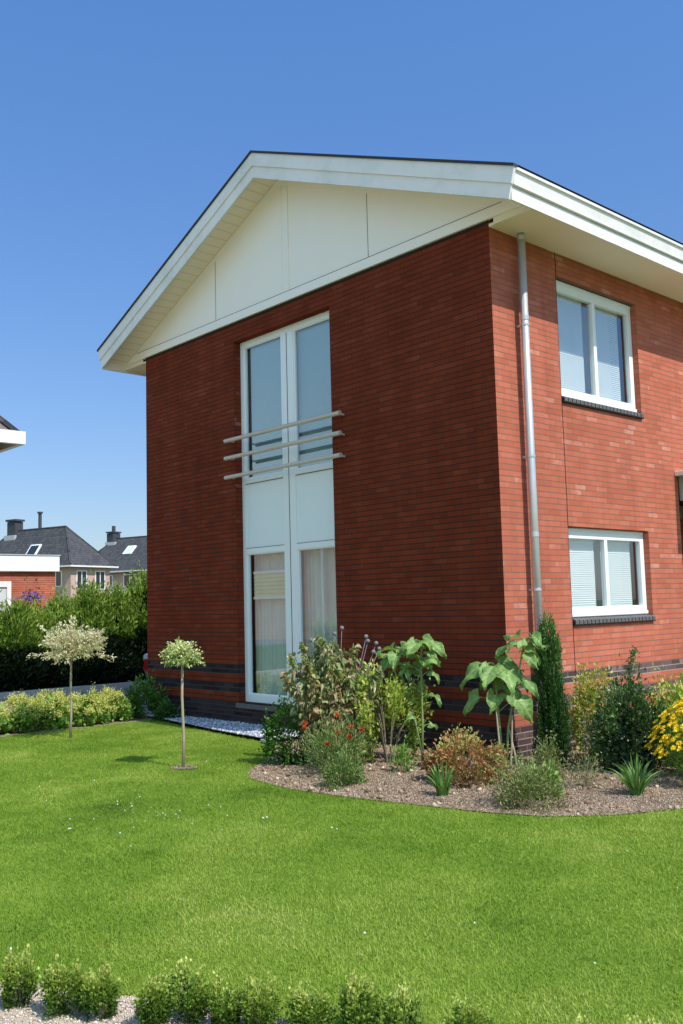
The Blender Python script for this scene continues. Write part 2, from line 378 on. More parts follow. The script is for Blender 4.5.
def shrub(name, label, cat, loc, h, w, n, L, Wd, mat, shape=ellip, k=30, spread=.14, shell=.5, up=.5, stems=8,
          stemmat=None, group=None, tintf=None, droop=.12, parent=None, stem_r=.006, trunk=False, foliage='foliage'):
    root = parent or empty(name, loc, RNG.random() * 6.28, label, cat, group)
    P, idx = clump_points(n, shape, k, spread, shell)
    P[:, 2] = np.clip(P[:, 2], .02, None)
    out = P.copy(); out[:, 2] -= .35; D = norm(norm(out) + np.array([0, 0, up]) + RNG.normal(size=(n, 3)) * .55)
    Q = P * np.array([w / 2, w / 2, h])
    ct = RNG.random(k)[idx]
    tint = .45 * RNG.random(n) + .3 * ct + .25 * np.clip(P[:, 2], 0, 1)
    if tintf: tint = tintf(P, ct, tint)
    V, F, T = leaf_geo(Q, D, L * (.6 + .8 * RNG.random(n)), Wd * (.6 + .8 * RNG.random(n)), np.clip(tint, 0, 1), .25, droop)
    raw_mesh(foliage, V, F, T, mat, root)
    if stems:
        b = MB(); order = RNG.permutation(n)[:stems]
        for i in order:
            e = Q[i]; m_ = (e[0] * .35, e[1] * .35, e[2] * .5)
            b.tube([(e[0] * .08, e[1] * .08, -.02), m_, tuple(e)], [stem_r, stem_r * .75, stem_r * .35], 5)
        b.build('trunk' if trunk else 'stem', stemmat or M['drystem'], root)
    return root

def in_poly(x, y, poly):
    c = np.zeros(len(x), bool); n = len(poly)
    for i in range(n):
        x0, y0 = poly[i]; x1, y1 = poly[(i + 1) % n]
        if y0 == y1: continue
        c ^= ((y0 > y) != (y1 > y)) & (x < (x1 - x0) * (y - y0) / (y1 - y0) + x0)
    return c

def sample_poly(poly, dens):
    a = np.array(poly); lo = a.min(0); hi = a.max(0); n = int(dens * np.prod(hi - lo))
    p = lo + RNG.random((n, 2)) * (hi - lo); return p[in_poly(p[:, 0], p[:, 1], poly)]

def poly_sheet(name, poly, z, mat, cell=None, hfun=None, **kw):
    b = MB(); b.poly([(x, y, z) for x, y in poly])
    o = b.build(name, mat); tag(o, kw.get('label'), kw.get('cat'), None, kw.get('kind', 'structure')); return o

def chips(name, pts, z, size, mat, flat=.5, label=None, cat=None, kind='stuff'):
    n = len(pts); base = np.array([[1, 0, 0], [-1, 0, 0], [0, 1, 0], [0, -1, 0], [0, 0, 1], [0, 0, -1]], float)
    s = size * (.4 + RNG.random(n) ** 2 * 1.4)
    V = base[None] * (.6 + .7 * RNG.random((n, 6, 1))) * s[:, None, None]
    V *= np.array([1, .7, flat])
    # random rotation about a random tilted axis
    ax = norm(RNG.normal(size=(n, 3)) * np.array([.35, .35, 0]) + np.array([0, 0, 1])); an = RNG.random(n) * 6.28
    c = np.cos(an)[:, None, None]; si = np.sin(an)[:, None, None]; A = ax[:, None, :]
    V = V * c + np.cross(np.broadcast_to(A, V.shape), V) * si + A * (np.sum(V * A, 2, keepdims=True)) * (1 - c)
    zz = z if np.isscalar(z) else z
    V[:, :, 0] += pts[:, 0, None]; V[:, :, 1] += pts[:, 1, None]; V[:, :, 2] += (zz if np.isscalar(zz) else zz[:, None]) + s[:, None] * flat * .3
    fc = np.array([[0, 2, 4], [2, 1, 4], [1, 3, 4], [3, 0, 4], [2, 0, 5], [1, 2, 5], [3, 1, 5], [0, 3, 5]])
    F = (np.arange(n)[:, None, None] * 6 + fc[None]).reshape(-1, 3)
    o = raw_mesh(name, V.reshape(-1, 3), F, np.repeat(RNG.random(n), 6), mat)
    return tag(o, label, cat, None, kind)

# ================================================================== SETTING
g = MB(); g.poly([(-900, -900, -.03), (900, -900, -.03), (900, 900, -.03), (-900, 900, -.03)])
tag(g.build('ground', M['fieldgrass']), kind='structure')

# garden outlines (ground plane, metres)
lawn_front = [(-6.2, -9.6), (-3.0, -9.05), (0.0, -7.10), (1.90, -5.86), (2.45, -5.55), (2.93, -5.33), (4.1, -4.74), (7.5, -2.7)]
bed_edge = [(-1.50, -2.15), (-1.25, -2.30), (-.55, -2.38), (.15, -2.27), (.82, -2.10), (1.30, -1.98), (1.72, -1.80), (2.05, -1.45), (2.30, -.95), (2.45, -.3), (2.5, .8), (2.5, 3.2)]
bed_left = [(-2.88, -.74), (-2.35, -1.15), (-1.95, -1.60), (-1.70, -1.95)]
lawn = [(-6.2, -.5)] + [(-6.1, -.38), (-4.11, -.66), (-2.88, -.76)] + bed_left[1:] + bed_edge + [(7.5, 3.2)] + lawn_front[::-1]
poly_sheet('lawn', lawn, -.004, M['turf'])
bed = [(-2.88, -.02), (-.02, -.02), (-.02, 3.2), (2.5, 3.2)] + bed_edge[::-1] + bed_left[::-1]
poly_sheet('flower_bed_soil', [(x, y) for x, y in bed], .004, M['soil'])
path = [(-6.2, -9.6), (-3.0, -9.05), (0.0, -7.10), (1.90, -5.86), (2.45, -5.55), (2.93, -5.33), (4.1, -4.74), (7.5, -2.7), (12, -6), (12, -18), (-8, -18)]
poly_sheet('gravel_path', path, -.008, M['sand'])
poly_sheet('driveway', [(-11.75, -14), (-7.25, -14), (-7.25, 16), (-11.75, 16)], -.012, M['paving'])
poly_sheet('border_soil', [(-7.25, -9.6), (-6.2, -9.6), (-6.2, -.1), (-7.25, -.1)], .002, M['soil'])
strip = [(-7.0, -.02), (-2.88, -.02), (-2.88, -.74), (-4.11, -.64), (-6.1, -.36), (-7.0, -.25)]
poly_sheet('slate_strip', strip, .035, ground_mat('slate_base', [(.3, (.10, .11, .13)), (.7, (.22, .23, .27))], 6, .8, 70))
poly_sheet('road', [(-60, -40), (-26, -40), (-26, 60), (-60, 60)], -.02, M['paving'])
k = MB(); k.box(-11.95, -11.75, -9, 9, -.05, .10)
tag(k.build('driveway_kerb', M['concrete'], bevel=.01), kind='structure')
# small white edging stone at the end of the slate strip and behind the bed
e = MB(); e.box(-3.05, -2.80, -.82, -.76, -.02, .045)
tag(e.build('edging_stone', M['concrete'], bevel=.006), 'short pale concrete edging stone at the end of the slate strip', 'edging stone')
e = MB(); e.box(.28, .95, .98, 1.04, 0, .10); e.box(.30, .60, 1.045, 1.35, .02, .115)
o_ = tag(e.build('stone_slab', M['concrete'], bevel=.006), 'pale flat stone slab lying on the bed beside the right wall', 'stone slab')

# scatter: soil crumbs, slate, path pebbles
def soil_h(p): return .004 + 0 * p[:, 0]
pts = sample_poly(bed, 9000); chips('soil_crumbs', pts, .004, .0062, M['chip_soil'], .6, 'brown crumbs of soil and bark covering the flower bed', 'soil')
pts = sample_poly(bed, 110); pts = pts[np.sin(pts[:, 0] * 4.1) * np.sin(pts[:, 1] * 3.3 + 1) > -.2]; chips('soil_clods', pts, .008, .022, M['chip_soil'], .6, 'larger brown clods of earth lying in the flower bed', 'soil')
pts = sample_poly(strip, 5200); chips('slate_chippings', pts, .04, .017, M['chip_slate'], .55, 'blue grey slate chippings along the foot of the gable wall', 'chippings')
near = [(.4, -6.84), (1.90, -5.86), (2.45, -5.55), (2.93, -5.33), (4.6, -4.45), (5.4, -5.2), (3.4, -7.6)]
pts = sample_poly(near, 9000); chips('path_pebbles', pts, -.006, .0055, M['chip_sand'], .6, 'fine beige pebbles of the path in front of the little hedge', 'pebbles')

# ---- grass blades
def grass(poly, dens, name='grass'):
    p = sample_poly(poly, dens); n = len(p)
    P = np.concatenate([p, np.full((n, 1), -.008)], 1)
    pn = np.sin(p[:, 0] * 3.1 + 1.3 * np.sin(p[:, 1] * 2.3)) * np.sin(p[:, 1] * 2.7 + 1.1 * np.sin(p[:, 0] * 1.9))
    H = (.013 + .017 * RNG.random(n)) * (1 + .12 * pn) * np.where(RNG.random(n) > .985, 1.9, 1)
    a = RNG.random(n) * 6.283; lean = .15 + .75 * RNG.random(n)
    D = np.stack([np.cos(a) * lean, np.sin(a) * lean, np.ones(n)], 1); D = norm(D)
    b = RNG.random(n) * 6.283; S = np.stack([np.cos(b), np.sin(b), np.zeros(n)], 1)
    w = (.0014 + .0012 * RNG.random(n))[:, None]
    v0 = P - S * w; v1 = P + S * w; m_ = P + D * H[:, None] * .6; tp = P + D * H[:, None] + np.stack([np.cos(a), np.sin(a), -np.ones(n) * .3], 1) * H[:, None] * .22
    V = np.stack([v0, v1, m_ + S * w * .7, tp, m_ - S * w * .7], 1).reshape(-1, 3)
    i = np.arange(n)[:, None] * 5
    F3 = i + np.array([[0, 1, 2, 3]]); F4 = i + np.array([[0, 3, 4, 4]])
    # quad (0,1,2,3) + triangle (0,3,4): use two quads sharing the spine by duplicating through mid-left
    F = np.concatenate([i + np.array([[0, 1, 2, 4]])], 0)
    Ft = i + np.array([[4, 2, 3]])
    me = bpy.data.meshes.new(name); nv = len(V)
    me.vertices.add(nv); me.vertices.foreach_set('co', V.astype(np.float32).ravel())
    loops = np.concatenate([F.ravel(), Ft.ravel()]).astype(np.int32)
    me.loops.add(len(loops)); me.loops.foreach_set('vertex_index', loops)
    st = np.concatenate([np.arange(n) * 4, n * 4 + np.arange(n) * 3]).astype(np.int32)
    me.polygons.add(2 * n); me.polygons.foreach_set('loop_start', st); me.update(calc_edges=True)
    t = np.clip(RNG.random(n) + .16 * pn * np.sin(p[:, 0] * 11 + p[:, 1] * 7), 0, 1); tt = np.stack([t * .75, t * .8, t, t, t], 1).ravel()
    at = me.attributes.new('tint', 'FLOAT', 'POINT'); at.data.foreach_set('value', tt.astype(np.float32))
    o = link(name, me, G['grass']); return tag(o, 'short green grass of the mown lawn with paler dry patches', 'grass', None, 'stuff')
def rag(pts, amp, n=9):
    o = []; ph = 0
    for (x0, y0), (x1, y1) in zip(pts[:-1], pts[1:]):
        for i in range(n):
            t = i / n; o.append((x0 + (x1 - x0) * t + random.uniform(-amp, amp), y0 + (y1 - y0) * t + random.uniform(-amp, amp)))
    return o + [pts[-1]]
gl = [(-6.3, -5.2), (-6.2, -.5), (-6.1, -.38), (-4.11, -.66), (-2.88, -.76)] + rag(bed_left[1:] + bed_edge[:-1], .022) + [(5.2, .8), (6.2, -3.5)] + rag([(4.1, -4.76), (2.93, -5.35), (2.45, -5.57), (1.90, -5.88), (0.0, -7.12)], .03) + [(-1.5, -8.0)]
# bare soil rings round the two small trees
T1 = (-5.38, -2.07); T2 = (-2.28, -2.38)
grass(gl, 15000)
for (tx, ty), s_ in ((T2, .12),):
    ring = [(tx + s_ * (1 + .18 * math.sin(3 * a_)) * math.cos(a_) * 1.25, ty + s_ * math.sin(a_)) for a_ in [i_ * .35 for i_ in range(18)]]
    b = MB(); b.poly([(x, y, .010) for x, y in ring])
    tag(b.build('tree_ring_soil', M['soil']), kind='structure')
    chips('ring_crumbs', sample_poly(ring, 1500), .012, .008, M['chip_soil'], .6, 'brown crumbs of soil round the foot of the ball tree', 'soil')

# clover flowers dotted over the lawn
q = np.concatenate([np.stack([RNG.normal(-.6, .7, 90), RNG.normal(-3.9, .35, 90)], 1), sample_poly(gl, 1.4)])
q = q[in_poly(q[:, 0], q[:, 1], gl)]
chips('clover_flowers', q, .030, .0065, G['clover'], .6, 'tiny white clover flowers dotted over the lawn', 'clover')

# ================================================================== HOUSE
W, ZT, YL, YR = 6.98, 5.60, 1.18, 2.88
D_ = 10.0
house = empty('brick_house', (0, 0, 0), 0, 'two storey red brick house with white gable boards and broad white eaves', 'house')

def wall(name, axis, a0, a1, z0, z1, plane, inward, holes, mat, parent, depth=.12):
    """one-sheet wall with openings and reveals. axis 'x': wall runs along x at y=plane; 'y': along y at x=plane"""
    us = sorted({a0, a1, *[h[0] for h in holes], *[h[1] for h in holes]}); zs = sorted({z0, z1, *[h[2] for h in holes], *[h[3] for h in holes]})
    b = MB()
    def P(u, z, d=0): return (u, plane + inward * d, z) if axis == 'x' else (plane + inward * d, u, z)
    def q(pts): b.poly(pts)
    for i in range(len(us) - 1):
        for j in range(len(zs) - 1):
            uc, zc = (us[i] + us[i + 1]) / 2, (zs[j] + zs[j + 1]) / 2
            if any(h[0] < uc < h[1] and h[2] < zc < h[3] for h in holes): continue
            q([P(us[i], zs[j]), P(us[i + 1], zs[j]), P(us[i + 1], zs[j + 1]), P(us[i], zs[j + 1])])
    for (u0, u1, w0, w1) in holes:
        q([P(u0, w0), P(u0, w1), P(u0, w1, depth), P(u0, w0, depth)])
        q([P(u1, w0, depth), P(u1, w1, depth), P(u1, w1), P(u1, w0)])
        q([P(u0, w1), P(u1, w1), P(u1, w1, depth), P(u0, w1, depth)])
        q([P(u0, w0, depth), P(u1, w0, depth), P(u1, w0), P(u0, w0)])
    return b.build(name, mat, parent)

GX0, GX1, GB, GT = -4.60, -2.56, .315, 5.33
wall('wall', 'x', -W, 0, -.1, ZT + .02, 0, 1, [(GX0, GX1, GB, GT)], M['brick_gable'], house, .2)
wall('wall', 'y', 0, D_, -.1, ZT + .02, 0, -1, [(YL, YR, 3.79, 5.26), (YL, YR, 1.30, 2.40), (3.68, 5.4, -.05, 3.12), (6.2, 7.9, 3.79, 5.26), (6.2, 7.9, 1.30, 2.40)], M['brick'], house)
b = MB(); b.poly([(-W, 0, -.1), (-W, 0, ZT), (-W, D_, ZT), (-W, D_, -.1)]); b.poly([(-W, D_, -.1), (-W, D_, ZT), (0, D_, ZT), (0, D_, -.1)])
b.build('wall', M['brick'], house)
# rooms behind the windows
b = MB()
b.box(-W + .15, -.75, .75, D_ - .2, 2.72, 2.9); b.box(-W + .14, -W + .2, .2, D_ - .2, 0, ZT - .1)
b.box(-W + .2, -.2, 3.2, 3.3, 0, ZT - .1); b.box(-W + .2, -.2, .2, 3.2, ZT - .16, ZT - .1)
b.box(-W + .2, -.2, .2, 3.2, .02, .1); b.box(-2.2, -2.1, .2, 3.2, .1, ZT - .16)
b.build('interior_walls', M['room'], house)

# ---- windows of the right wall
def win_side(y0, y1, z0, z1, zs, topw, parent):
    xr = -.075
    b = MB()
    fw = .062; yr = y1; d0, d1 = xr - .06, xr
    b.box(d0, d1, y0 + .002, y0 + fw, z0, z1 - .002); b.box(d0, d1, y1 - .085, y1 - .002, z0, z1 - .002)
    b.box(d0, d1, y0 + fw, y1 - .085, z1 - topw, z1 - .002); b.box(d0, d1, y0 + fw, y1 - .085, z0, z0 + .115)
    ym = y0 + (y1 - y0) * .505
    b.box(d0, d1, ym - .032, ym + .032, z0 + .115, z1 - topw)
    b.box(d1, d1 + .022, y0 + .01, y1 - .01, z0 + .010, z0 + .052)        # weather bar
    b.box(d1 - .001, d1 + .010, y0 + .01, y1 - .01, z1 - .045, z1 - .012)
    w_ = b.build('window', M['frame'], parent, bevel=.005)
    for i, (a, c) in enumerate(((y0 + fw, ym - .032), (ym + .032, y1 - .085))):
        g = MB(); zz0, zz1 = z0 + .115, z1 - topw
        g.poly([(xr - .035, a, zz0), (xr - .035, c, zz0), (xr - .035, c, zz1), (xr - .035, a, zz1)])
        g.build('pane', M['glass_e'], w_)
        s_ = MB(); n = int((zz1 - zz0) / .025)
        ce = c - .075
        for j in range(n):
            zz = zz0 + .012 + j * .025
            s_.poly([(xr - .099, a, zz - .012), (xr - .099, ce, zz - .012), (xr - .107, ce, zz + .0125), (xr - .107, a, zz + .0125)])
        s_.box(xr - .118, xr - .095, a, ce, zz1 - .03, zz1 + .02)
        s_.build('blind', M['slat'], w_)
        if True:
            bk = MB(); bk.box(xr - .34, xr - .33, a - .1, c + .1, zz0 - .1, zz1 + .1); bk.build('backing_sheet', M['slat'], w_)
    s_ = MB(); n = int(round((y1 - y0) / .0775)); st = (y1 - y0 - .002) / n
    for j in range(n):
        yy = y0 + j * st
        s_.prism([(-.078, zs + .022), (-.078, z0 - .002), (.0, zs + .078), (.040, zs + .060), (.038, zs + .015), (.002, zs + .012)], 'y', yy + .006, yy + st - .010, 0)
    sill = s_.build('sill', [M['sillb']], w_, bevel=.003)
    j_ = MB(); j_.box(-.078, .030, y0, y1, zs + .004, zs + .05); j_.build('sill_mortar', M['darkgap'], sill)
    return w_
win_side(YL, YR, 3.875, 5.258, 3.79, .135, house)
win_side(YL, YR, 1.385, 2.398, 1.30, .125, house)
win_side(6.2, 7.9, 3.875, 5.258, 3.79, .135, house)
win_side(6.2, 7.9, 1.385, 2.398, 1.30, .125, house)

# ---- tall gable window
gw = MB(); yf0, yf1 = .115, .19
z1a, z1b, z2a, z2b = GB + .105, 2.325, 3.375, GT - .09
gw.box(GX0 + .002, GX0 + .075, yf0, yf1, GB, GT - .002); gw.box(GX1 - .075, GX1 - .002, yf0, yf1, GB, GT - .002)
gw.box(GX0 + .075, GX1 - .075, yf0, yf1, z2b, GT - .002); gw.box(GX0 + .075, GX1 - .075, yf0, yf1, GB, z1a)
XM0, XM1 = -3.69, -3.43
gw.box(XM0, XM1, yf0, yf1, z1a, z2b)
for (a, c) in ((GX0 + .075, XM0), (XM1, GX1 - .075)):
    gw.box(a, c, yf0, yf1, z1b, z1b + .075); gw.box(a, c, yf0, yf1, z2a - .07, z2a)
gw.box(-3.565, -3.555, yf0 - .004, yf0 - .0005, z1a, z2b, 1)
gwin = gw.build('window', [M['frame'], M['darkgap']], house, bevel=.004)
for (a, c) in ((GX0 + .075, XM0), (XM1, GX1 - .075)):
    b = MB(); b.box(a, c, yf0 + .012, yf1, z1b + .075, z2a - .07)
    b.build('infill_panel', M['panel'], gwin, bevel=.002)
    b = MB(); b.box(a, c, yf0 - .001, yf0 + .011, z1b + .0785, z1b + .082); b.build('seam', M['darkgap'], gwin)
    b = MB(); b.box(a, c, yf0 + .0, yf0 + .011, z2a - .078, z2a - .0745); b.build('seam', M['darkgap'], gwin)
    for lo, hi in ((z1a, z1b), (z2a, z2b)):
        p = MB(); p.poly([(a, yf0 + .035, lo), (c, yf0 + .035, lo), (c, yf0 + .035, hi), (a, yf0 + .035, hi)]); p.build('pane', M['glass'], gwin)
        ss = MB(); t_ = .014
        ss.box(a, a + .028, yf0 + .012, yf0 + .05, lo, hi); ss.box(c - .012, c, yf0 + .012, yf0 + .05, lo, hi)
        ss.box(a + .028, c - .012, yf0 + .012, yf0 + .05, hi - t_, hi); ss.box(a + .028, c - .012, yf0 + .012, yf0 + .05, lo, lo + t_); ss.build('sash', M['frame'], gwin)
    s_ = MB(); n = int((z2b - z2a) / .025)
    for j in range(n):
        zz = z2a + .012 + j * .025
        s_.poly([(a - .04, .235, zz - .008), (c - .02, .235, zz - .008), (c - .02, .218, zz + .009), (a - .04, .218, zz + .009)][::-1])
    s_.build('blind', M['slatgrey'], gwin)
for (a, c) in ((GX0 + .02, XM0 + .08), (XM1 - .08, GX1 - .02)):
    b = MB(); n_ = 40; w_ = (c - a) / n_
    for j in range(n_): b.poly([(a + j * w_, .30 + .012 * math.sin(j * 1.9), GB + .06), (a + (j + 1) * w_, .30 + .012 * math.sin((j + 1) * 1.9), GB + .06), (a + (j + 1) * w_, .30 + .012 * math.sin((j + 1) * 1.9), 2.36), (a + j * w_, .30 + .012 * math.sin(j * 1.9), 2.36)])
    b.build('backing_sheet', M['backing_sheet'], gwin)  # pale sheet added behind the lower panes to brighten them
# cream pleated shade between two white rails (left lower light), white post (right lower light)
a, c = GX0 + .105, XM0 - .015
b = MB()
for j in range(12):
    zz = 1.735 + j * .026; dy = .006 if j % 2 else -.006
    b.poly([(a, .215 + dy, zz), (c, .215 + dy, zz), (c, .215 - dy, zz + .026), (a, .215 - dy, zz + .026)])
sh = b.build('pleated_shade', M['cream_cloth'], gwin)
b = MB(); b.box(a, c, .20, .23, 2.047, 2.085); b.box(a, c, .20, .23, 1.70, 1.735); b.build('shade_rail', M['frame'], sh)
b = MB(); b.box(XM1 + .36, XM1 + .40, .21, .24, z1a, z1b); b.build('post', M['frame'], gwin)
b = MB(); b.box(GX0 - .03, GX1 + .03, -.03, .12, GB - .075, GB - .012); b.build('sill', M['sillb'], gwin, bevel=.006)

# ---- railing of three steel tubes
railo = empty('railing'); railo.parent = house
for z0 in (3.905, 3.66, 3.39):
    b = MB(); b.tube([(-4.66, -.125, z0), (-2.27, -.125, z0)], .028, 14); b.build('rail_bar', M['steel'], railo, smooth=False)
    for x in (-4.62, -2.34): b = MB(); b.tube([(x, -.10, z0), (x, -.001, z0)], .014, 8); b.build('bracket', M['steel'], railo)

# ---- gable cladding
zr = lambda x, off=0.0: 7.56 - (7.56 - 5.802) / 4.205 * abs(x + 3.49) + off      # roof top line
SL = (7.56 - 5.802) / 4.205
so = -.245
xl, xr_ = -3.49 - (7.56 + so - 5.60) / SL, -3.49 + (7.56 + so - 5.60) / SL
b = MB(); b.prism([(xl, 5.60), (-3.49, zr(-3.49, so)), (xr_, 5.60)], 'y', -.028, -.001)
gab = b.build('gable_cladding', M['board'], house)
b = MB()
b.prism([(xl + .05, 5.598), (xl + .31, 5.715), (xr_ - .31, 5.715), (xr_ - .05, 5.598)], 'y', -.044, -.0285)
b.box(-3.475, -3.425, -.040, -.0285, 5.716, 7.19); b.box(-3.345, -3.295, -.040, -.0285, 5.716, 7.14); b.box(-3.425, -3.345, -.034, -.0285, 5.716, 7.16)
b.prism([(-3.49, zr(-3.49, so - .001)), (xr_ - .05, zr(xr_ - .05, so - .001)), (xr_ - .3, zr(xr_ - .3, so - .085)), (-3.49, zr(-3.49, so - .085))], 'y', -.039, -.0285)
b.build('gable_trim', M['board'], gab, bevel=.002)
for x in (-4.98, -1.80): b = MB(); b.box(x - .004, x + .004, -.0295, -.0282, 5.716, zr(x, so - .09)); b.build('seam', M['darkgap'], gab)
b = MB()
b.box(-W + .0, 0.0, -.012, -.001, 5.575, 5.597); b.build('seam', M['darkgap'], gab); b = MB()
b.box(xl + .4, xr_ - .4, -.0445, -.0295, 5.7155, 5.7205)
b.build('seam', M['darkgap'], gab)

# ---- roof
s_t, s_b = .71, .61
xe0, xe1 = -W - s_t, s_t
roof = MB()
yf, yb = -.475, D_ + .45
roof.poly([(-3.49, yf, 7.575), (xe1, yf, zr(xe1, .015)), (xe1, yb, zr(xe1, .015)), (-3.49, yb, 7.575)], uv=[(0, 4.5), (0, 0), (11, 0), (11, 4.5)])
roof.poly([(xe0, yf, zr(xe0, .015)), (-3.49, yf, 7.575), (-3.49, yb, 7.575), (xe0, yb, zr(xe0, .015))], uv=[(0, 0), (0, 4.5), (11, 4.5), (11, 0)])
for s in (-1, 1):
    xe = -3.49 + s * 4.20
    roof.prism([(-3.49, 7.574), (-3.49, 7.545), (xe, zr(xe, -.015)), (xe, zr(xe, .014))], 'y', yf - .012, yf + .06)
ro = roof.build('roof', [M['felt']], house)
# barge boards: upper proud board and lower strip
def barge(y0, y1, o0, o1, ex0, ex1):
    b = MB()
    for s in (-1, 1):
        b.prism([(-3.49, 7.56 + o0), (-3.49 + s * ex0, zr(-3.49 + s * ex0, o0)), (-3.49 + s * ex1, zr(-3.49 + s * ex1, o1)), (-3.49, 7.56 + o1)], 'y', y0, y1)
    return b.build('barge_board', M['white'], house)
barge(-.470, -.435, -.012, -.190, 4.195, 4.150)
barge(-.452, -.425, -.1905, -.350, 4.140, 4.100)
# eaves gutter boxes left and right
for s in (-1, 1):
    X = lambda d: (0 + d) if s > 0 else (-W - d)
    prof = [(.615, 5.487), (.635, 5.487), (.640, 5.618), (.625, 5.622), (.625, 5.630), (.668, 5.634), (.672, 5.668), (.688, 5.765), (.707, 5.768), (.709, 5.795), (.68, 5.795), (.60, 5.76), (.60, 5.50)]
    b = MB(); b.prism([(X(d), z) for d, z in prof], 'y', -.434, yb)
    b.build('gutter', M['white'], house)
    b = MB(); b.box(min(X(0.0), X(.614)), max(X(0.0), X(.614)), 0.0, yb - .02, 5.528, 5.56)
    b.box(min(X(0.075), X(.60)), max(X(0.075), X(.60)), -.016, -.001, 5.528, 5.652)
    b.build('soffit', M['soffit'], house)
# sloping soffit below the front overhang with board joints
b = MB()
for s in (-1, 1):
    xo = -3.49 + s * 4.09
    b.prism([(-3.49, 7.56 + so + .03), (-3.49, 7.56 + so), (xo, zr(xo, so)), (xo, zr(xo, so + .03))], 'y', -.425, -.03)
sf = b.build('soffit', M['soffit'], house)
mj_ = plain('soffit_joint', (.42, .41, .33), .8)
for s in (-1, 1):
    b = MB()
    for j in range(1, 28):
        x = -3.49 + s * j * .148; w_ = .0035
        b.prism([(x, zr(x, so - .0005)), (x + w_, zr(x + w_, so - .0005)), (x + w_, zr(x + w_, so - .0025)), (x, zr(x, so - .0025))], 'y', -.424, -.045)
    b.build('board_joint', mj_, sf)
# back gable closing
b = MB(); b.poly([(-W, D_, ZT), (-3.49, D_, 7.3), (0, D_, ZT)]); b.build('gable_wall', M['brick'], house)

# ---- downpipe
b = MB(); b.tube([(.10, .42, 5.53), (.10, .42, .03)], .041, 20)
dp = b.build('downpipe', M['zinc'], house, smooth=True)
for z in (5.5, 4.62, 2.3): b = MB(); b.tube([(.10, .42, z), (.10, .42, z - .05)], .0455, 20); b.build('pipe_collar', M['zinc'], dp)
for z in (4.52, 3.1, 1.7): b = MB(); b.box(-.005, .06, .405, .435, z - .012, z + .012); b.tube([(.10, .42, z + .012), (.10, .42, z - .012)], .0465, 16); b.build('pipe_bracket', M['zinc'], dp)

# ---- entrance recess at the right edge
b = MB()
b.poly([(-.12, 3.68, -.05), (-1.3, 3.68, -.05), (-1.3, 3.68, 3.12), (-.12, 3.68, 3.12)]); b.poly([(-1.3, 5.4, -.05), (-.12, 5.4, -.05), (-.12, 5.4, 3.12), (-1.3, 5.4, 3.12)])
b.poly([(-1.3, 3.68, -.05), (-1.3, 5.4, -.05), (-1.3, 5.4, 3.12), (-1.3, 3.68, 3.12)]); b.poly([(-1.3, 3.68, 3.10), (-1.3, 5.4, 3.10), (0, 5.4, 3.10), (0, 3.68, 3.10)])
porch = b.build('entrance_recess', M['brick'], house)
b = MB(); b.box(-1.295, -1.25, 4.1, 5.05, .02, 2.15); dd = b.build('door', M['door'], house, bevel=.004)
b = MB(); b.tube([(-1.21, 4.2, .95), (-1.21, 4.2, 1.2)], .012, 8); b.build('handle', M['steel'], dd)
b = MB(); b.box(.004, .80, 3.60, 5.5, 3.135, 3.195); cn = b.build('canopy', M['white'], house, bevel=.006)
b = MB(); b.box(.005, .035, 3.70, 5.4, 2.82, 3.133); b.build('canopy_panel', M['greypanel'], cn)

# ================================================================== NEIGHBOURS
def hip_house(name, loc, rz, L, Wd, ze, zr_, over, wallm, tilem, label, cat='house', hip=None, group=None, gh=.08):
    """local x along ridge; origin at centre of floor"""
    r = empty(name, loc, rz, label, cat, group); hl, hw = L / 2, Wd / 2
    if hip is None: hip = hw
    b = MB(); b.box(-hl, hl, -hw, hw, -.1, ze); b.build('wall', wallm, r)
    a, c = hl + over, hw + over; rh = hl - hip + .01; sl = math.hypot(c, zr_ - ze); sh_ = math.hypot(a - rh, zr_ - ze)
    b = MB(); z0 = ze + .02
    b.poly([(-a, -c, z0), (a, -c, z0), (rh, 0, zr_), (-rh, 0, zr_)], uv=[(0, 0), (2 * a, 0), (a + rh, sl), (a - rh, sl)])
    b.poly([(a, c, z0), (-a, c, z0), (-rh, 0, zr_), (rh, 0, zr_)], uv=[(0, 0), (2 * a, 0), (a + rh, sl), (a - rh, sl)])
    b.poly([(a, -c, z0), (a, c, z0), (rh, 0, zr_)], uv=[(0, 0), (2 * c, 0), (c, sh_)])
    b.poly([(-a, c, z0), (-a, -c, z0), (-rh, 0, zr_)], uv=[(0, 0), (2 * c, 0), (c, sh_)])
    b.poly([(-a, -c, ze), (-a, c, ze), (a, c, ze), (a, -c, ze)])
    rf = b.build('roof', tilem, r)
    b = MB()
    for p, q in (((a, -c, z0), (rh, 0, zr_)), ((a, c, z0), (rh, 0, zr_)), ((-a, -c, z0), (-rh, 0, zr_)), ((-a, c, z0), (-rh, 0, zr_)), ((-rh, 0, zr_), (rh, 0, zr_))):
        b.tube([p, q], .10, 6)
    b.build('ridge_tiles', M['tile'], rf)
    b = MB(); t = .14
    b.box(-a - t, a + t, -c - t, -c - .001, ze - gh, ze + .06); b.box(-a - t, a + t, c + .001, c + t, ze - gh, ze + .06)
    b.box(a + .001, a + t, -c, c, ze - gh, ze + .06); b.box(-a - t, -a - .001, -c, c, ze - gh, ze + .06); b.build('gutter', M['white'], r)
    return r, rf

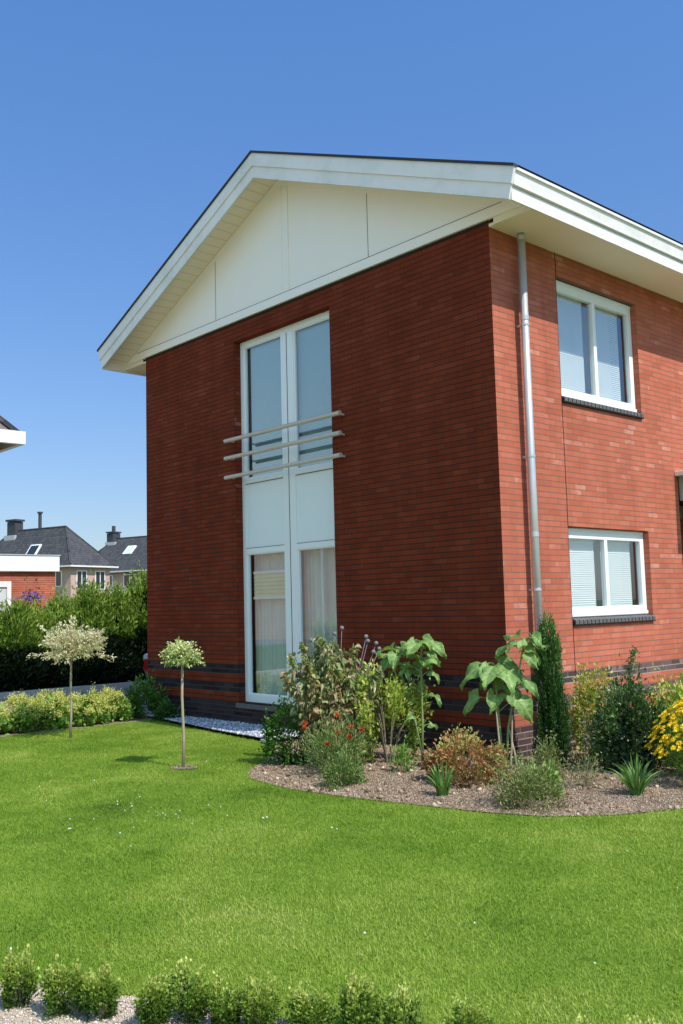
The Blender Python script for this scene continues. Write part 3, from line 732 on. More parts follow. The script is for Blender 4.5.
def small_window(parent, x0, x1, y, z0, z1, axis='x', sign=-1, wide=.08, name='window'):
    b = MB(); t = wide; e = sign * .05
    def bx(a0, a1, w0, w1, f0, f1):
        lo, hi = sorted((y + f0 * sign, y + f1 * sign))
        if axis == 'x': b.box(a0, a1, lo, hi, w0, w1)
        else: b.box(lo, hi, a0, a1, w0, w1)
    bx(x0, x1, z0, z0 + t, .002, .06); bx(x0, x1, z1 - t, z1, .002, .06); bx(x0, x0 + t, z0 + t, z1 - t, .002, .06); bx(x1 - t, x1, z0 + t, z1 - t, .002, .06)
    m = (x0 + x1) / 2; bx(m - t / 2, m + t / 2, z0 + t, z1 - t, .002, .06)
    o = b.build(name, M['frame'], parent); b = MB()
    bx(x0 + t, m - t / 2, z0 + t, z1 - t, .004, .02); bx(m + t / 2, x1 - t, z0 + t, z1 - t, .004, .02)
    b.build('pane', M['carglass'], o); return o

u_ = Vector((.955, .297, 0)); v_ = Vector((-.297, .955, 0)); ang = math.atan2(u_.y, u_.x)
# house 1: right hip end runs eave corner near (-76.1,32.8) to (-77.9,38.3)
hw1 = 3.0; near1 = Vector((-76.1, 32.8, 0)); L1 = 15.2
c1 = near1 - u_ * (L1 / 2) + v_ * hw1
h1, r1 = hip_house('distant_house', (c1.x, c1.y, 0), ang, L1 - .9, hw1 * 2 - .9, 5.9, 10.0, .45, M['brick_pink'], M['tile'],
                   'far pale brick house with dark hipped roof rising over the white edged garage', hip=3.4, group='houses beyond the hedge')
for x in (-4.6, -1.2, 2.2, 5.2): small_window(h1, x - .8, x + .8, -(hw1 - .45), 4.0, 5.5)
for y in (-1.2, 1.2): small_window(h1, y - .65, y + .65, (L1 - .9) / 2, 3.7, 5.5, 'y', 1)
for y in (-1.5, 1.5): small_window(h1, y - .75, y + .75, (L1 - .9) / 2, .9, 2.4, 'y', 1)
b = MB(); b.box(-4.1, -2.9, -.5, .5, 9.1, 10.9); ch = b.build('chimney', M['chimney'], h1)
b = MB(); b.box(-4.25, -2.75, -.6, .6, 10.95, 11.15); b.box(-4.0, -3.0, -.35, .35, 10.9, 10.95); b.build('chimney_cap', M['chimney'], ch)
b = MB(); b.box(-4.3, -2.7, -.75, -.5, 9.0, 9.5); b.build('flashing', M['lead'], ch)
b = MB(); b.tube([(-.2, .3, 9.6), (-.2, .3, 11.6)], .17, 8); b.tube([(-.2, .3, 11.6), (-.2, .3, 11.75)], .28, 8); b.build('flue', M['chimney'], h1)
def skylight(parent, x, t, hw, ze, zr_, w, l):
    # on the -y slope, t = fraction up the slope
    dy, dz = hw, zr_ - ze; n = Vector((0, -dz, dy)).normalized(); s = Vector((0, dy, dz)).normalized(); c0 = Vector((x, -hw + dy * t, ze + dz * t))
    def quad(hw_, hl_, off, m, nm, par):
        b = MB(); P = [c0 + n * off + Vector((a * hw_, 0, 0)) + s * (c_ * hl_) for a, c_ in ((-1, -1), (1, -1), (1, 1), (-1, 1))]; Q = [p - n * (off + .02) for p in P]
        b.poly(P)
        for i in range(4): b.poly([Q[i], Q[(i + 1) % 4], P[(i + 1) % 4], P[i]])
        return b.build(nm, m, par)
    f = quad(w / 2, l / 2, .14, M['frame'], 'skylight', parent); quad(w / 2 - .16, l / 2 - .16, .16, M['carglass'] if w > 1.4 else M['lamp'], 'pane', f)
skylight(h1, 1.2, .42, hw1, 5.9, 10.0, 1.45, 1.5)

hw2 = 4.3; L2 = 18
near2 = Vector((-95.3, 44.2, 0)); c2 = near2 + u_ * (L2 / 2 - 3.0) + v_ * hw2
h2, r2 = hip_house('distant_house', (c2.x, c2.y, 0), ang, L2 - .9, hw2 * 2 - .9, 6.05, 10.25, .45, M['brick_pink'], M['tile'],
                   'far grey brick house with dark roof partly hidden behind the red brick gable', hip=3.2, group='houses beyond the hedge')
for x in (-6.6, -3.2, .4, 4.0): small_window(h2, x - .95, x + .95, -(hw2 - .45), 4.3, 5.7)
b = MB(); b.box(-6.35, -5.3, -.6, .6, 9.4, 10.9); ch = b.build('chimney', M['chimney'], h2)
b = MB(); b.box(-6.45, -5.2, -.7, .7, 10.95, 11.1); b.tube([(-5.8, 0, 11.1), (-5.8, 0, 11.8)], .22, 8); b.build('chimney_cap', M['chimney'], ch)
b = MB(); b.box(-6.4, -4.8, -.85, -.6, 9.3, 9.8); b.build('flashing', M['lead'], ch)
b = MB(); b.box(-8, 8, -(hw2 + .3), -(hw2 - .44), 3.6, 3.95); b.build('balcony', M['board'], h2)
skylight(h2, -1.6, .60, hw2, 6.05, 10.25, 1.3, 1.4)

# garage
ga = empty('garage', (0, 0, 0), 0, 'flat roofed red brick garage with deep white fascia beyond the hedge', 'garage')
b = MB(); b.box(-25.5, -19.5, .95, 4.42, -.1, 2.76); b.build('wall', M['brick_plain'], ga)
b = MB(); b.box(-25.7, -19.38, .75, 4.50, 2.75, 3.20); b.build('fascia', plain('bright_white_fascia', (.86, .86, .85), .4, var=.02), ga, bevel=.02)
b = MB(); b.box(-25.72, -19.36, .73, 4.52, 3.201, 3.23); b.build('roof_edge', M['lead'], ga)
b = MB(); b.box(-19.499, -19.42, 1.2, 3.10, 2.32, 2.48); b.box(-19.499, -19.42, 2.98, 3.10, 0, 2.32); b.box(-19.499, -19.42, 1.2, 1.32, 0, 2.32)
gd = b.build('door', M['white'], ga); b = MB()
for j in range(6): b.box(-19.499, -19.45, 1.325, 2.975, .02 + j * .38, .38 + j * .38)
b.build('door_panel', M['lamp'], gd)

# neighbour whose eaves corner shows at the left edge
nb, rf = hip_house('neighbour_house', (-19.65, -3.14, 0), math.pi / 2, 7.8, 8.0, 5.74, 11.0, .60, M['brick_plain'], M['tile_brown'],
                   'neighbouring house whose dark hipped roof corner and white gutter enter at left', hip=4.0, gh=.24)
for x in (-2, 1.5): small_window(nb, x - .9, x + .9, -4.0, 3.6, 5.0); small_window(nb, x - .9, x + .9, -4.0, .9, 2.3)
# house across the garden, seen mirrored in the gable windows
ob, rf = hip_house('facing_house', (-33.5, -25.5, 0), math.atan2(.63, .77) + math.pi / 2, 16, 9, 5.6, 8.6, .5, M['brick_pink'], M['tile'],
                   'pale pink brick house across the gardens mirrored in the tall window', hip=4.5)
for x in (-6, 6): small_window(ob, x - .9, x + .9, -4.5, 3.5, 5.0, wide=.14); small_window(ob, x - .9, x + .9, -4.5, .8, 2.5, wide=.14)

for x_, y_, h_, w_ in ((-17.8, -13.6, 1.5, 1.9), (-19.4, -14.9, 1.9, 2.1), (-16.6, -15.4, 1.2, 1.6)): pass
# ---- red car on the driveway
def car(loc, rz):
    r = empty('parked_car', loc, rz, 'red hatchback parked behind the house, only its nose showing', 'car')
    # x forward, y across
    prof = [(2.05, .28), (2.12, .42), (2.10, .62), (1.98, .78), (1.15, .95), (.35, 1.36), (.05, 1.43), (-1.2, 1.42), (-1.75, 1.22), (-1.98, .92), (-2.05, .6), (-2.02, .28)]
    low = [(2.05, .28), (2.12, .42), (2.10, .62), (1.98, .78), (1.15, .93), (-1.95, .95), (-2.05, .6), (-2.02, .28)]
    b = MB(); n = len(low); secs = [(-.84, .94), (-.70, 1.0), (.70, 1.0), (.84, .94)]
    for yy, s in secs: b.v += [(x * s, yy, .28 + (z - .28) * (1 if abs(yy) < .8 else .96)) for x, z in low]
    for i in range(3):
        for k_ in range(n):
            j = (k_ + 1) % n; b.f.append((i * n + k_, i * n + j, (i + 1) * n + j, (i + 1) * n + k_)); b.m.append(0); b.uv.append([(0, 0)] * 4)
    b.f.append(tuple(range(n))[::-1]); b.f.append(tuple(range(3 * n, 4 * n))); b.m += [0, 0]; b.uv += [[(0, 0)] * n] * 2
    body = b.build('body', M['carred'], r, bevel=.05)
    cab = [(1.15, .93), (.40, 1.34), (.05, 1.43), (-1.2, 1.42), (-1.72, 1.2), (-1.93, .95)]
    b = MB(); n = len(cab)
    for yy, sc in ((-.78, 0), (-.60, 1), (.60, 1), (.78, 0)): b.v += [(x, yy, .93 + (z - .93) * (1 if sc else .02)) for x, z in cab]
    for i in range(3):
        for k_ in range(n - 1): b.f.append((i * n + k_, i * n + k_ + 1, (i + 1) * n + k_ + 1, (i + 1) * n + k_)); b.m.append(0); b.uv.append([(0, 0)] * 4)
    b.build('cabin_glass', M['carglass'], r)
    b = MB(); b.prism([(.42, 1.36), (.05, 1.455), (-1.2, 1.445), (-1.45, 1.34), (-1.2, 1.41), (.05, 1.42)], 'y', -.58, .58)
    for s in (-1, 1):
        for p, q_ in (((1.12, .77 * s, .95), (.38, .60 * s, 1.37)), ((-.35, .78 * s, .95), (-.35, .60 * s, 1.43)), ((-1.9, .77 * s, .97), (-1.3, .60 * s, 1.42)), ((.38, .60 * s, 1.38), (-1.3, .6 * s, 1.43))): b.tube([p, q_], .035, 6)
    b.build('roof', M['carred'], r)
    for x in (1.32, -1.28):
        for s in (-1, 1):
            b = MB(); b.tube([(x, s * .66, .31), (x, s * .855, .31)], .31, 20); wh = b.build('wheel', M['rubber'], r)
            b = MB(); b.tube([(x, s * .80, .31), (x, s * .862, .31)], .19, 16); b.build('rim', M['zinc'], wh)
    for s in (-1, 1):
        b = MB(); b.tube([(1.86, s * .62, .66), (2.09, s * .62, .62)], [.13, .10], 16); b.build('headlight', M['lamp'], r)
    b = MB(); b.box(2.02, 2.135, -.45, .45, .32, .46); b.build('grille', M['rubber'], r)
    b = MB(); b.box(2.12, 2.145, -.26, .26, .47, .58); b.build('number_plate', plain('plate_yellow', (.75, .55, .05), .5), r)
car((-10.15, 4.30, 0), -math.pi / 2)

# ================================================================== PLANTS
# ---- conifer hedge behind the driveway
def thuja_tint(P, ct, t):  # lower half darkened in the leaf colour, painting in the house's shadow
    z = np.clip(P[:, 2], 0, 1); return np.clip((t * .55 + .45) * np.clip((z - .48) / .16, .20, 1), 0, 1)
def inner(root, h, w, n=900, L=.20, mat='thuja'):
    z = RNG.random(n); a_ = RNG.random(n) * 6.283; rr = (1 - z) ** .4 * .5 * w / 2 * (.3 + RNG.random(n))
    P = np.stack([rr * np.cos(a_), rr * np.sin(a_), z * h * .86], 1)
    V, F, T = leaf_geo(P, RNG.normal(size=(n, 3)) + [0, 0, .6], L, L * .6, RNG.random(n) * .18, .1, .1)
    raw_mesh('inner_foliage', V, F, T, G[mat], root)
hz = [(-1.75, 1.85), (-1.05, 2.0), (-.40, 1.85), (.22, 1.64), (.80, 1.50), (1.36, 1.78), (1.90, 1.98), (2.50, 1.88), (3.25, 2.2), (3.9, 2.1), (4.6, 2.2)]
ordn = ['first', 'second', 'third', 'fourth', 'fifth', 'sixth', 'seventh', 'eighth', 'ninth', 'tenth', 'eleventh', 'twelfth', 'thirteenth', 'fourteenth']
for i, (y, h) in enumerate(hz):
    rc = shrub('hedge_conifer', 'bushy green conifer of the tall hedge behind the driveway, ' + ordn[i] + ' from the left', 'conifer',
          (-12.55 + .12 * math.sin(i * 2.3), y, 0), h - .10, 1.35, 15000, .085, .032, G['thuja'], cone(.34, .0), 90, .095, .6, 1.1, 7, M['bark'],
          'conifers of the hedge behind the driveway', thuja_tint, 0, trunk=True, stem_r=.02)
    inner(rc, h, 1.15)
# ---- purple flowers beyond
r = empty('purple_shrub', (-13.6, 1.05, 0), 0, 'purple flowering shrub in front of the red brick garage', 'shrub')
shrub('', '', '', None, 1.95, .6, 1500, .06, .03, G['thuja'], ellip, 14, .16, .5, .6, 5, parent=r)
P = np.concatenate([RNG.normal([0, 0, 1.93], [.13, .15, .06], (200, 3))]); V, F, T = leaf_geo(P, norm(RNG.normal(size=(200, 3)) + [0, 0, .7]), .05, .03, RNG.random(200)); raw_mesh('flower', V, F, T, G['purple'], r)

# ---- yellow mantle clumps along the left border
ax = [(-6.62, -3.25, .62), (-6.55, -2.72, .66), (-6.60, -2.22, .60), (-6.62, -1.74, .62), (-6.55, -1.27, .66), (-6.60, -.84, .54)]
for i, (x, y, w) in enumerate(ax):
    r = empty('mantle_clump', (x, y, 0), 0, 'mound of yellow green mantle flowers beside the driveway, ' + ordn[i] + ' from the left', 'perennial', 'yellow green mounds along the left border')
    hh = .46 - .02 * (i % 3)
    shrub('', '', '', None, hh * .8, w, 1500, .065, .055, G['alch'], dome, 26, .12, .55, .6, 6, parent=r, stemmat=M['stem'])
    n = 4200; Pt, idx = clump_points(n, dome, 46, .085, .85); Pt[:, 2] = np.clip(Pt[:, 2], .22 + .2 * RNG.random(n), None)
    Pt = Pt * np.array([w / 2, w / 2, hh]) + np.array([0, 0, .06])
    V, F, T = leaf_geo(Pt, RNG.normal(size=(n, 3)) + [0, 0, .5], .018, .014, RNG.random(n)); raw_mesh('flower', V, F, T, G['alchfl'], r)
shrub('corner_shrub', 'dark green low shrub at the left corner of the brick house', 'shrub', (-6.50, -.30, 0), .55, .55, 1700, .06, .028, G['boxdark'], dome, 22, .14, .5, .7, 7)
shrub('corner_fern', 'small dark fern growing beside the slate strip and the shrub', 'fern', (-5.95, -.30, 0), .32, .36, 600, .09, .02, G['yew'], dome, 10, .14, .4, .5, 4, stemmat=M['stem'])

# ---- the two standard trees
def standard_tree(name, label, loc, hz_, cw, ch, n, L, Wd, mat, lean, barkm, tr, twigs, group=None):
    r = empty(name, (loc[0], loc[1], 0), 0, label, 'tree', group)
    b = MB(); zt = hz_ - ch * .25
    b.tube([(0, 0, -.03), (lean * .3 + .008, .004, zt * .3), (lean * .75 - .006, -.004, zt * .66), (lean, 0, zt)], [tr * 1.25, tr, tr * .95, tr * .85], 8)
    trunk = b.build('trunk', barkm, r, smooth=True)
    b = MB(); Ps = []; Ds = []
    for i in range(twigs):
        a = RNG.random() * 6.283; el = RNG.uniform(-.15, 1.25); d = Vector((math.cos(a) * math.cos(el), math.sin(a) * math.cos(el), math.sin(el)))
        ln = RNG.uniform(.5, 1.08); e = Vector((d.x * cw / 2, d.y * cw / 2, d.z * ch * .62)) * ln
        p0 = Vector((lean, 0, zt)); p1 = p0 + e * .5 + Vector((0, 0, .03)); p2 = p0 + e + Vector((0, 0, -.02 * (1 - d.z)))
        b.tube([p0, p1, p2], [tr * .35, tr * .22, tr * .1], 4)
        k_ = n // twigs
        t = RNG.random(k_) ** .6; base = np.array(p0)[None] * ((1 - t) ** 2)[:, None] + 2 * (t * (1 - t))[:, None] * np.array(p1)[None] + (t ** 2)[:, None] * np.array(p2)[None]
        Ps.append(base + RNG.normal(size=(k_, 3)) * .016); Ds.append(np.array(d)[None] * .9 + RNG.normal(size=(k_, 3)) * .55)
    b.build('branch', barkm, r)
    P = np.concatenate(Ps); D = np.concatenate(Ds); n = len(P)
    V, F, T = leaf_geo(P, D, L * (.6 + .8 * RNG.random(n)), Wd * (.6 + .8 * RNG.random(n)), np.clip(.75 * RNG.random(n) + .25 * (P[:, 2] > hz_), 0, 1)); raw_mesh('crown', V, F, T, mat, r)
    return r
standard_tree('ornamental_tree', 'small willow standard with loose cream white crown at the lawn edge', T1, 1.25, 1.00, .78, 5600, .042, .013, G['willow'], .03, M['palebark'], .015, 130)
standard_tree('ornamental_tree', 'thin stemmed ball tree with compact variegated head standing in the lawn', T2, 1.16, .43, .36, 2600, .032, .017, G['euon'], .005, M['palebark'], .0145, 80)

# ---- little box hedge in front
bh = [(1.93, -6.13), (2.11, -5.98), (2.31, -5.88), (2.46, -5.80), (2.65, -5.69), (2.74, -5.57), (2.89, -5.50), (3.02, -5.43), (3.17, -5.31), (3.30, -5.20), (3.46, -5.11), (3.66, -5.00), (4.06, -4.88), (4.22, -4.76)]
hh = [.185, .185, .19, .175, .165, .205, .17, .175, .16, .19, .165, .17, .16, .165]
protos = {}
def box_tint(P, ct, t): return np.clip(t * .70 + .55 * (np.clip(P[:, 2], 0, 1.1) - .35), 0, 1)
for i, ((x, y), h) in enumerate(zip(bh, hh)):
    lab = 'little box bush in the low row at the lawn edge, ' + ordn[i] + ' from the left'
    grp = 'little box bushes along the front of the lawn'
    if i < 6:
        r = shrub('box_bush', lab, 'box bush', (x, y, 0), h * .92, .122 + .018 * (i % 3), 2900, .0135, .0088, G['box'], ellip, 16 + 3 * i, .155, .35, .9, 14, M['bark'], grp, box_tint, .05, stem_r=.0022)
        protos[i] = r
    else:
        s = protos[i % 6]; r = s.copy(); col.objects.link(r); r['label'] = lab
        for c in [o for o in bpy.data.objects if o.parent == s]:
            d = c.copy(); col.objects.link(d); d.parent = r
        r.location = (x, y, 0); r.rotation_euler = (0, 0, i * 1.7); r.scale = (1, 1, h / hh[i % 6])

# ---- planting bed
BG = None
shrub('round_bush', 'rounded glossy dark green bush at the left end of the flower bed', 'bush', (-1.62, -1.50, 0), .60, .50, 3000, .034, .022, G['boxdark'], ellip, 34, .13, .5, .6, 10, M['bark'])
# tall mallow with dried leaves and globe seed heads
r = empty('tall_mallow', (-1.22, -1.28, 0), 0, 'tall shaggy plant with dried brown leaves and round seed heads by window', 'perennial')
st = MB(); Ps = []; Ds = []; Ts = []; tips = []
for i in range(32):
    a = RNG.random() * 6.283; rr = RNG.uniform(.08, .54); h = RNG.uniform(.85, 1.52) * (1 - .22 * (rr / .5) ** 2)
    e = np.array([math.cos(a) * rr, math.sin(a) * rr, h]); p0 = np.array([e[0] * .25, e[1] * .25, 0]); p1 = (p0 + e) / 2 + [e[0] * -.08, e[1] * -.08, .05]
    st.tube([p0, p1, e], [.008, .006, .003], 5); tips.append(e)
    k_ = 240; t = .10 + .88 * RNG.random(k_) ** .85; base = p0[None] * ((1 - t) ** 2)[:, None] + 2 * (t * (1 - t))[:, None] * p1[None] + (t ** 2)[:, None] * e[None]
    spread = .075 * (1.15 - t)[:, None]
    Ps.append(base + RNG.normal(size=(k_, 3)) * spread); Ds.append(RNG.normal(size=(k_, 3)) * .7 + np.array([e[0], e[1], -.15])); 
    Ts.append(np.clip(.12 + .5 * t + .4 * RNG.normal(size=k_) * .5 + .1, 0, 1))
st.build('stem', M['drystem'], r)
P = np.concatenate(Ps); n = len(P); V, F, T = leaf_geo(P, np.concatenate(Ds), .055 * (.5 + RNG.random(n)), .036 * (.5 + RNG.random(n)), np.concatenate(Ts), .35, .35); raw_mesh('foliage', V, F, T, G['holly'], r)
def ball(b, c, rad, n=10):
    rings = [(math.sin(math.pi * i / 6) * rad + 1e-4, -math.cos(math.pi * i / 6) * rad) for i in range(7)]
    b.tube([(c[0], c[1], c[2] + z) for _, z in rings], [q_ for q_, _ in rings], n)
for e in [(.28, .22, 1.27), (.34, .30, 1.20), (.20, .32, 1.22), (.40, .20, 1.12), (.30, .38, 1.14), (.05, .1, 1.36), (-.26, -.05, 1.24), (-.44, -.14, 1.10), (-.12, .15, 1.30)]:
    b = MB(); b.tube([(e[0] * .6, e[1] * .6, .7), (e[0], e[1], e[2])], [.004, .003], 5); ball(b, e, .022); b.build('seed_head', M['seed'], r, smooth=True)
# poppies / low orange flowers
r = empty('orange_flowering_plant', (-.86, -1.62, 0), 0, 'feathery low plant with orange red flowers before the tall dried plant', 'perennial')
shrub('', '', '', None, .42, .62, 2600, .045, .007, G['feather'], ellip, 26, .2, .3, 1.0, 16, parent=r, stemmat=M['stem'], stem_r=.003)
fl = [(-.28, -.10, .46), (-.26, -.13, .42), (.06, .02, .38), (.16, .10, .44), (.28, .12, .42), (.1, -.15, .30), (-.05, .10, .54), (.22, .02, .36), ]
for e in fl:
    m_ = 46; P = np.array(e)[None] + RNG.normal(size=(m_, 3)) * .004; V, F, T = leaf_geo(P, RNG.normal(size=(m_, 3)) + [0, 0, .5], .026, .022, RNG.random(m_), .3, 0); f = raw_mesh('flower', V, F, T, G['poppy'], r)
shrub('low_green_plant', 'low feathery green plant at the front edge of bed under orange flowers', 'perennial', (-.36, -1.98, 0), .27, .42, 1700, .032, .012, G['feather'], dome, 18, .18, .4, .8, 8, stemmat=M['stem'])
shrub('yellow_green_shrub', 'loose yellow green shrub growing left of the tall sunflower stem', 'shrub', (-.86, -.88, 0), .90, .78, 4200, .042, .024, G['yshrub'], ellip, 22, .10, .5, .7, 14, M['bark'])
shrub('small_seedling', 'small green seedling in bare soil below the tall sunflower', 'seedling', (-.42, -1.12, 0), .22, .22, 340, .035, .018, G['alch'], dome, 8, .2, .3, .8, 4, stemmat=M['stem'])

# sunflowers
def heart(L, Wd, seed, droop):
    rg = np.random.default_rng(int(seed * 10) + 1); nu, nv = 19, 11; V = []; T = []
    for i in range(nu):
        t = i / (nu - 1); w = Wd * .5 * (math.sin(math.pi * min(1, (t + .07)) ** .60) ** .8 if t < .93 else .30 * (1 - t) / .07 + .01)
        w *= 1 + .05 * math.sin(i * 2.4 + seed)
        for j in range(nv):
            s = (j / (nv - 1)) * 2 - 1
            x = L * (t - (.18 * abs(s) ** 1.5 if t < .25 else 0) * (1 - t * 4 if t < .25 else 0)); y = w * s
            vein = math.cos(26 * (t - .38 * abs(s)))
            z = -.55 * droop * L * t * t + .16 * abs(y) * (1 - .8 * abs(s)) + .020 * math.sin(6 * t + 2.5 * s + seed) * (.3 + abs(s)) + .0018 * vein - .12 * Wd * s * s * math.sin(seed)
            V.append((x, y, z)); T.append(.30 + .30 * rg.random() + (.32 if j == nv // 2 else 0) + (.22 if vein > .75 else 0) + .14 * math.sin(seed * 3) - .1 * abs(s))
    F = [(i * nv + j, i * nv + j + 1, (i + 1) * nv + j + 1, (i + 1) * nv + j) for i in range(nu - 1) for j in range(nv - 1)]
    return np.array(V), np.array(F), np.clip(np.array(T), 0, 1)
def sunflower(loc, label, stalks, rzs=0):
    r = empty('sunflower', (loc[0], loc[1], 0), 0, label, 'sunflower', 'tall sunflowers not yet in bloom')
    for si, (top, leaves) in enumerate(stalks):
        b = MB(); tx, ty, tz = top
        b.tube([(0 + si * .04, 0, -.02), (tx * .25 + .01, ty * .3, tz * .35), (tx * .7, ty * .7, tz * .72), (tx, ty, tz)], [.013, .012, .010, .006], 8)
        b.build('stem', M['stem'], r, smooth=True)
        leaves = list(leaves) + [(tz * random.uniform(.80, 1.0), random.uniform(0, 360), random.uniform(.11, .18), random.uniform(.03, .10), random.uniform(.3, 1.1)) for _ in range(6)]
        for li, (hz_, az, L, pet, droop) in enumerate(leaves):
            t = hz_ / tz; base = Vector((tx * t, ty * t, hz_)); a = R(az); d = Vector((math.cos(a), math.sin(a), 0))
            e = base + d * pet + Vector((0, 0, pet * .55))
            pb = MB(); pb.tube([base, base + d * pet * .5 + Vector((0, 0, pet * .4)), e], [.005, .004, .003], 5)
            L = L * 1.02; V, F, T = heart(L, L * (.86 + .1 * math.sin(li * 3)), si * 17 + li * 3.7, droop)
            ph = R(-4 + 30 * droop); ax_ = Vector((math.cos(a) * math.cos(ph), math.sin(a) * math.cos(ph), -math.sin(ph)))
            n0 = Vector((.45 + random.uniform(-.35, .35), -.45 + random.uniform(-.35, .35), .95)); nn = (n0 - ax_ * n0.dot(ax_)).normalized(); yy = nn.cross(ax_)
            V2 = np.array([list(ax_ * v[0] + yy * v[1] + nn * v[2] + e) for v in V])
            o = raw_mesh('leaf', V2, F, T, G['sun'], r, True)
            pb.build('petiole', M['stem'], o)
# az: direction of leaf in degrees (camera sits towards -50deg)
sunflower((-.56, -.70), 'tall sunflower plant with bare stem and drooping heart leaves near the gable wall', [
    ((.02, .02, 1.20), [(1.18, -20, .17, .05, .5), (1.19, 70, .15, .05, .4), (1.19, 190, .18, .05, .6), (1.15, -80, .17, .09, .9), (1.12, 25, .17, .12, 1.0), (1.08, 215, .13, .13, .9), (1.17, 130, .16, .06, .6), (.86, 20, .12, .10, 1.0), (.90, 220, .13, .12, .9), (.64, 30, .13, .10, .9), (.70, 215, .11, .10, .8), (.42, 250, .10, .1, .7), (.35, 60, .1, .08, .7)]),
    ((-.30, -.02, 1.12), [(1.11, 200, .19, .05, .5), (1.10, 100, .16, .05, .5), (1.11, 10, .18, .06, .5), (1.04, -60, .16, .08, 1.0), (.98, 220, .17, .1, 1.0), (.88, 40, .17, .12, 1.1), (.92, -20, .15, .1, 1.1), (.8, 180, .14, .12, 1.0)])])
sunflower((.40, -.66), 'broad leaved sunflower plant right of the russet shrub at the house corner', [
    ((-.03, .0, .98), [(.96, 195, .21, .07, .5), (.97, 40, .22, .05, .4), (.97, -30, .20, .05, .6), (.93, -75, .21, .09, 1.0), (.90, 215, .25, .15, .9), (.90, 20, .24, .12, 1.0), (.95, 110, .18, .07, .6), (.86, -20, .20, .16, 1.0), (.62, 225, .20, .17, 1.1), (.60, 200, .15, .22, 1.1), (.66, 15, .22, .14, 1.3), (.56, 5, .19, .24, 1.5), (.70, 60, .22, .10, 1.2), (.68, -60, .16, .10, 1.2)]),
    ((.22, .14, 1.24), [(1.23, 190, .15, .06, .3), (1.22, 10, .13, .05, .7), (1.12, 215, .17, .12, .9), (1.05, -10, .13, .08, 1.1), (1.2, -70, .13, .05, .8), (.86, 200, .17, .1, .8), (.8, 0, .16, .1, 1.0)])])
b = MB()
for (x0, y0, dx, dy, h) in ((.50, -.80, -.05, .03, .62), (.55, -.74, .02, .05, .55), (.46, -.83, .06, -.02, .30), (.62, -.70, -.08, .0, .42)):
    b.tube([(x0, y0, 0), (x0 + dx * .5 + .01, y0 + dy * .5, h * .5), (x0 + dx, y0 + dy, h)], [.010, .009, .006], 6)
tag(b.build('dry_stakes', M['drystem']), 'bundle of bare dry sticks standing below the broad leaved sunflower', 'sticks')

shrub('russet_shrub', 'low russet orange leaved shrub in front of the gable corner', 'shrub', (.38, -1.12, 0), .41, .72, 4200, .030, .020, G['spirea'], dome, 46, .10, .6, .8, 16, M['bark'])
# spiky irises
def iris(loc, label, h, n=34, w=.30):
    n = int(n * 1.4)
    r = empty('iris_clump', (loc[0], loc[1], 0), 0, label, 'iris', 'spiky iris clumps at the edge of the bed'); V = []; F = []; T = []
    for i in range(n):
        a = RNG.random() * 6.283; out = RNG.uniform(.15, 1) * w; hh_ = h * RNG.uniform(.6, 1.05) * (1 - .35 * out / w); wd = RNG.uniform(.008, .014); b0 = np.array([math.cos(a) * .035, math.sin(a) * .035, 0]); tt = RNG.random()
        side = np.array([-math.sin(a), math.cos(a), 0]); side = side * math.cos(.5) + np.array([math.cos(a), math.sin(a), 0]) * math.sin(RNG.uniform(-1, 1))
        n0 = len(V); K = 6
        for k_ in range(K):
            t = k_ / (K - 1); c = b0 + np.array([math.cos(a) * out * t ** 1.6, math.sin(a) * out * t ** 1.6, hh_ * (t * 1.15 - .15 * t ** 3 - (.25 * t ** 3 * out / w))])
            ww = wd * (1 - t ** 2.2) + .0006; V += [c - side * ww, c + side * ww]; T += [tt * .7 + .2 * t] * 2
        for k_ in range(K - 1): q0 = n0 + 2 * k_; F.append((q0, q0 + 1, q0 + 3, q0 + 2))
    raw_mesh('foliage', np.array(V), np.array(F), np.array(T), G['iris'], r)
iris((.62, -1.72), 'small spiky iris clump standing in bare soil before the russet shrub', .33, 34, .17)
iris((1.80, -.70), 'larger spiky iris clump left of the yellow flowers at the bed edge', .38, 46, .26)
# columnar yew
shrub('columnar_yew', 'dark green columnar yew standing in front of the grey downpipe', 'conifer', (.52, -.02, 0), 1.30, .38, 17000, .030, .010, G['yew'], cone(.38, .0), 150, .06, .55, 1.5, 8, M['bark'], trunk=True, stem_r=.012)
shrub('gold_edged_shrub', 'yellow edged variegated shrub just right of the columnar yew', 'shrub', (.60, .54, 0), .84, .50, 3200, .036, .02, G['varieg'], ellip, 34, .12, .45, .8, 12, M['bark'])
shrub('olive_scrub', 'grey olive scrubby plant at the front edge of the bed', 'perennial', (1.36, -1.60, 0), .36, .58, 2800, .026, .010, G['scrub'], dome, 34, .15, .35, .9, 30, M['drystem'], stem_r=.0025)
shrub('leafy_ground_plant', 'small leafy plant between the olive scrub and the yew', 'perennial', (1.24, -1.28, 0), .24, .36, 700, .045, .022, G['alch'], dome, 14, .18, .35, .6, 8, M['stem'])
shrub('brown_scrub', 'small brownish scrubby plant at the foot of the yew', 'perennial', (.84, -.55, 0), .34, .36, 1500, .024, .010, G['scrub'], dome, 22, .16, .35, .9, 20, M['drystem'], stem_r=.0025)
shrub('sparse_scrub', 'sparse wiry plant on bare soil left of the dark glossy bush', 'perennial', (1.30, -.66, 0), .26, .36, 500, .022, .010, G['scrub'], dome, 18, .2, .3, .9, 20, M['drystem'], stem_r=.0025)
inner([o for o in bpy.data.objects if o.name.startswith('columnar_yew')][0], 1.2, .38, 1300, .06, 'yew')
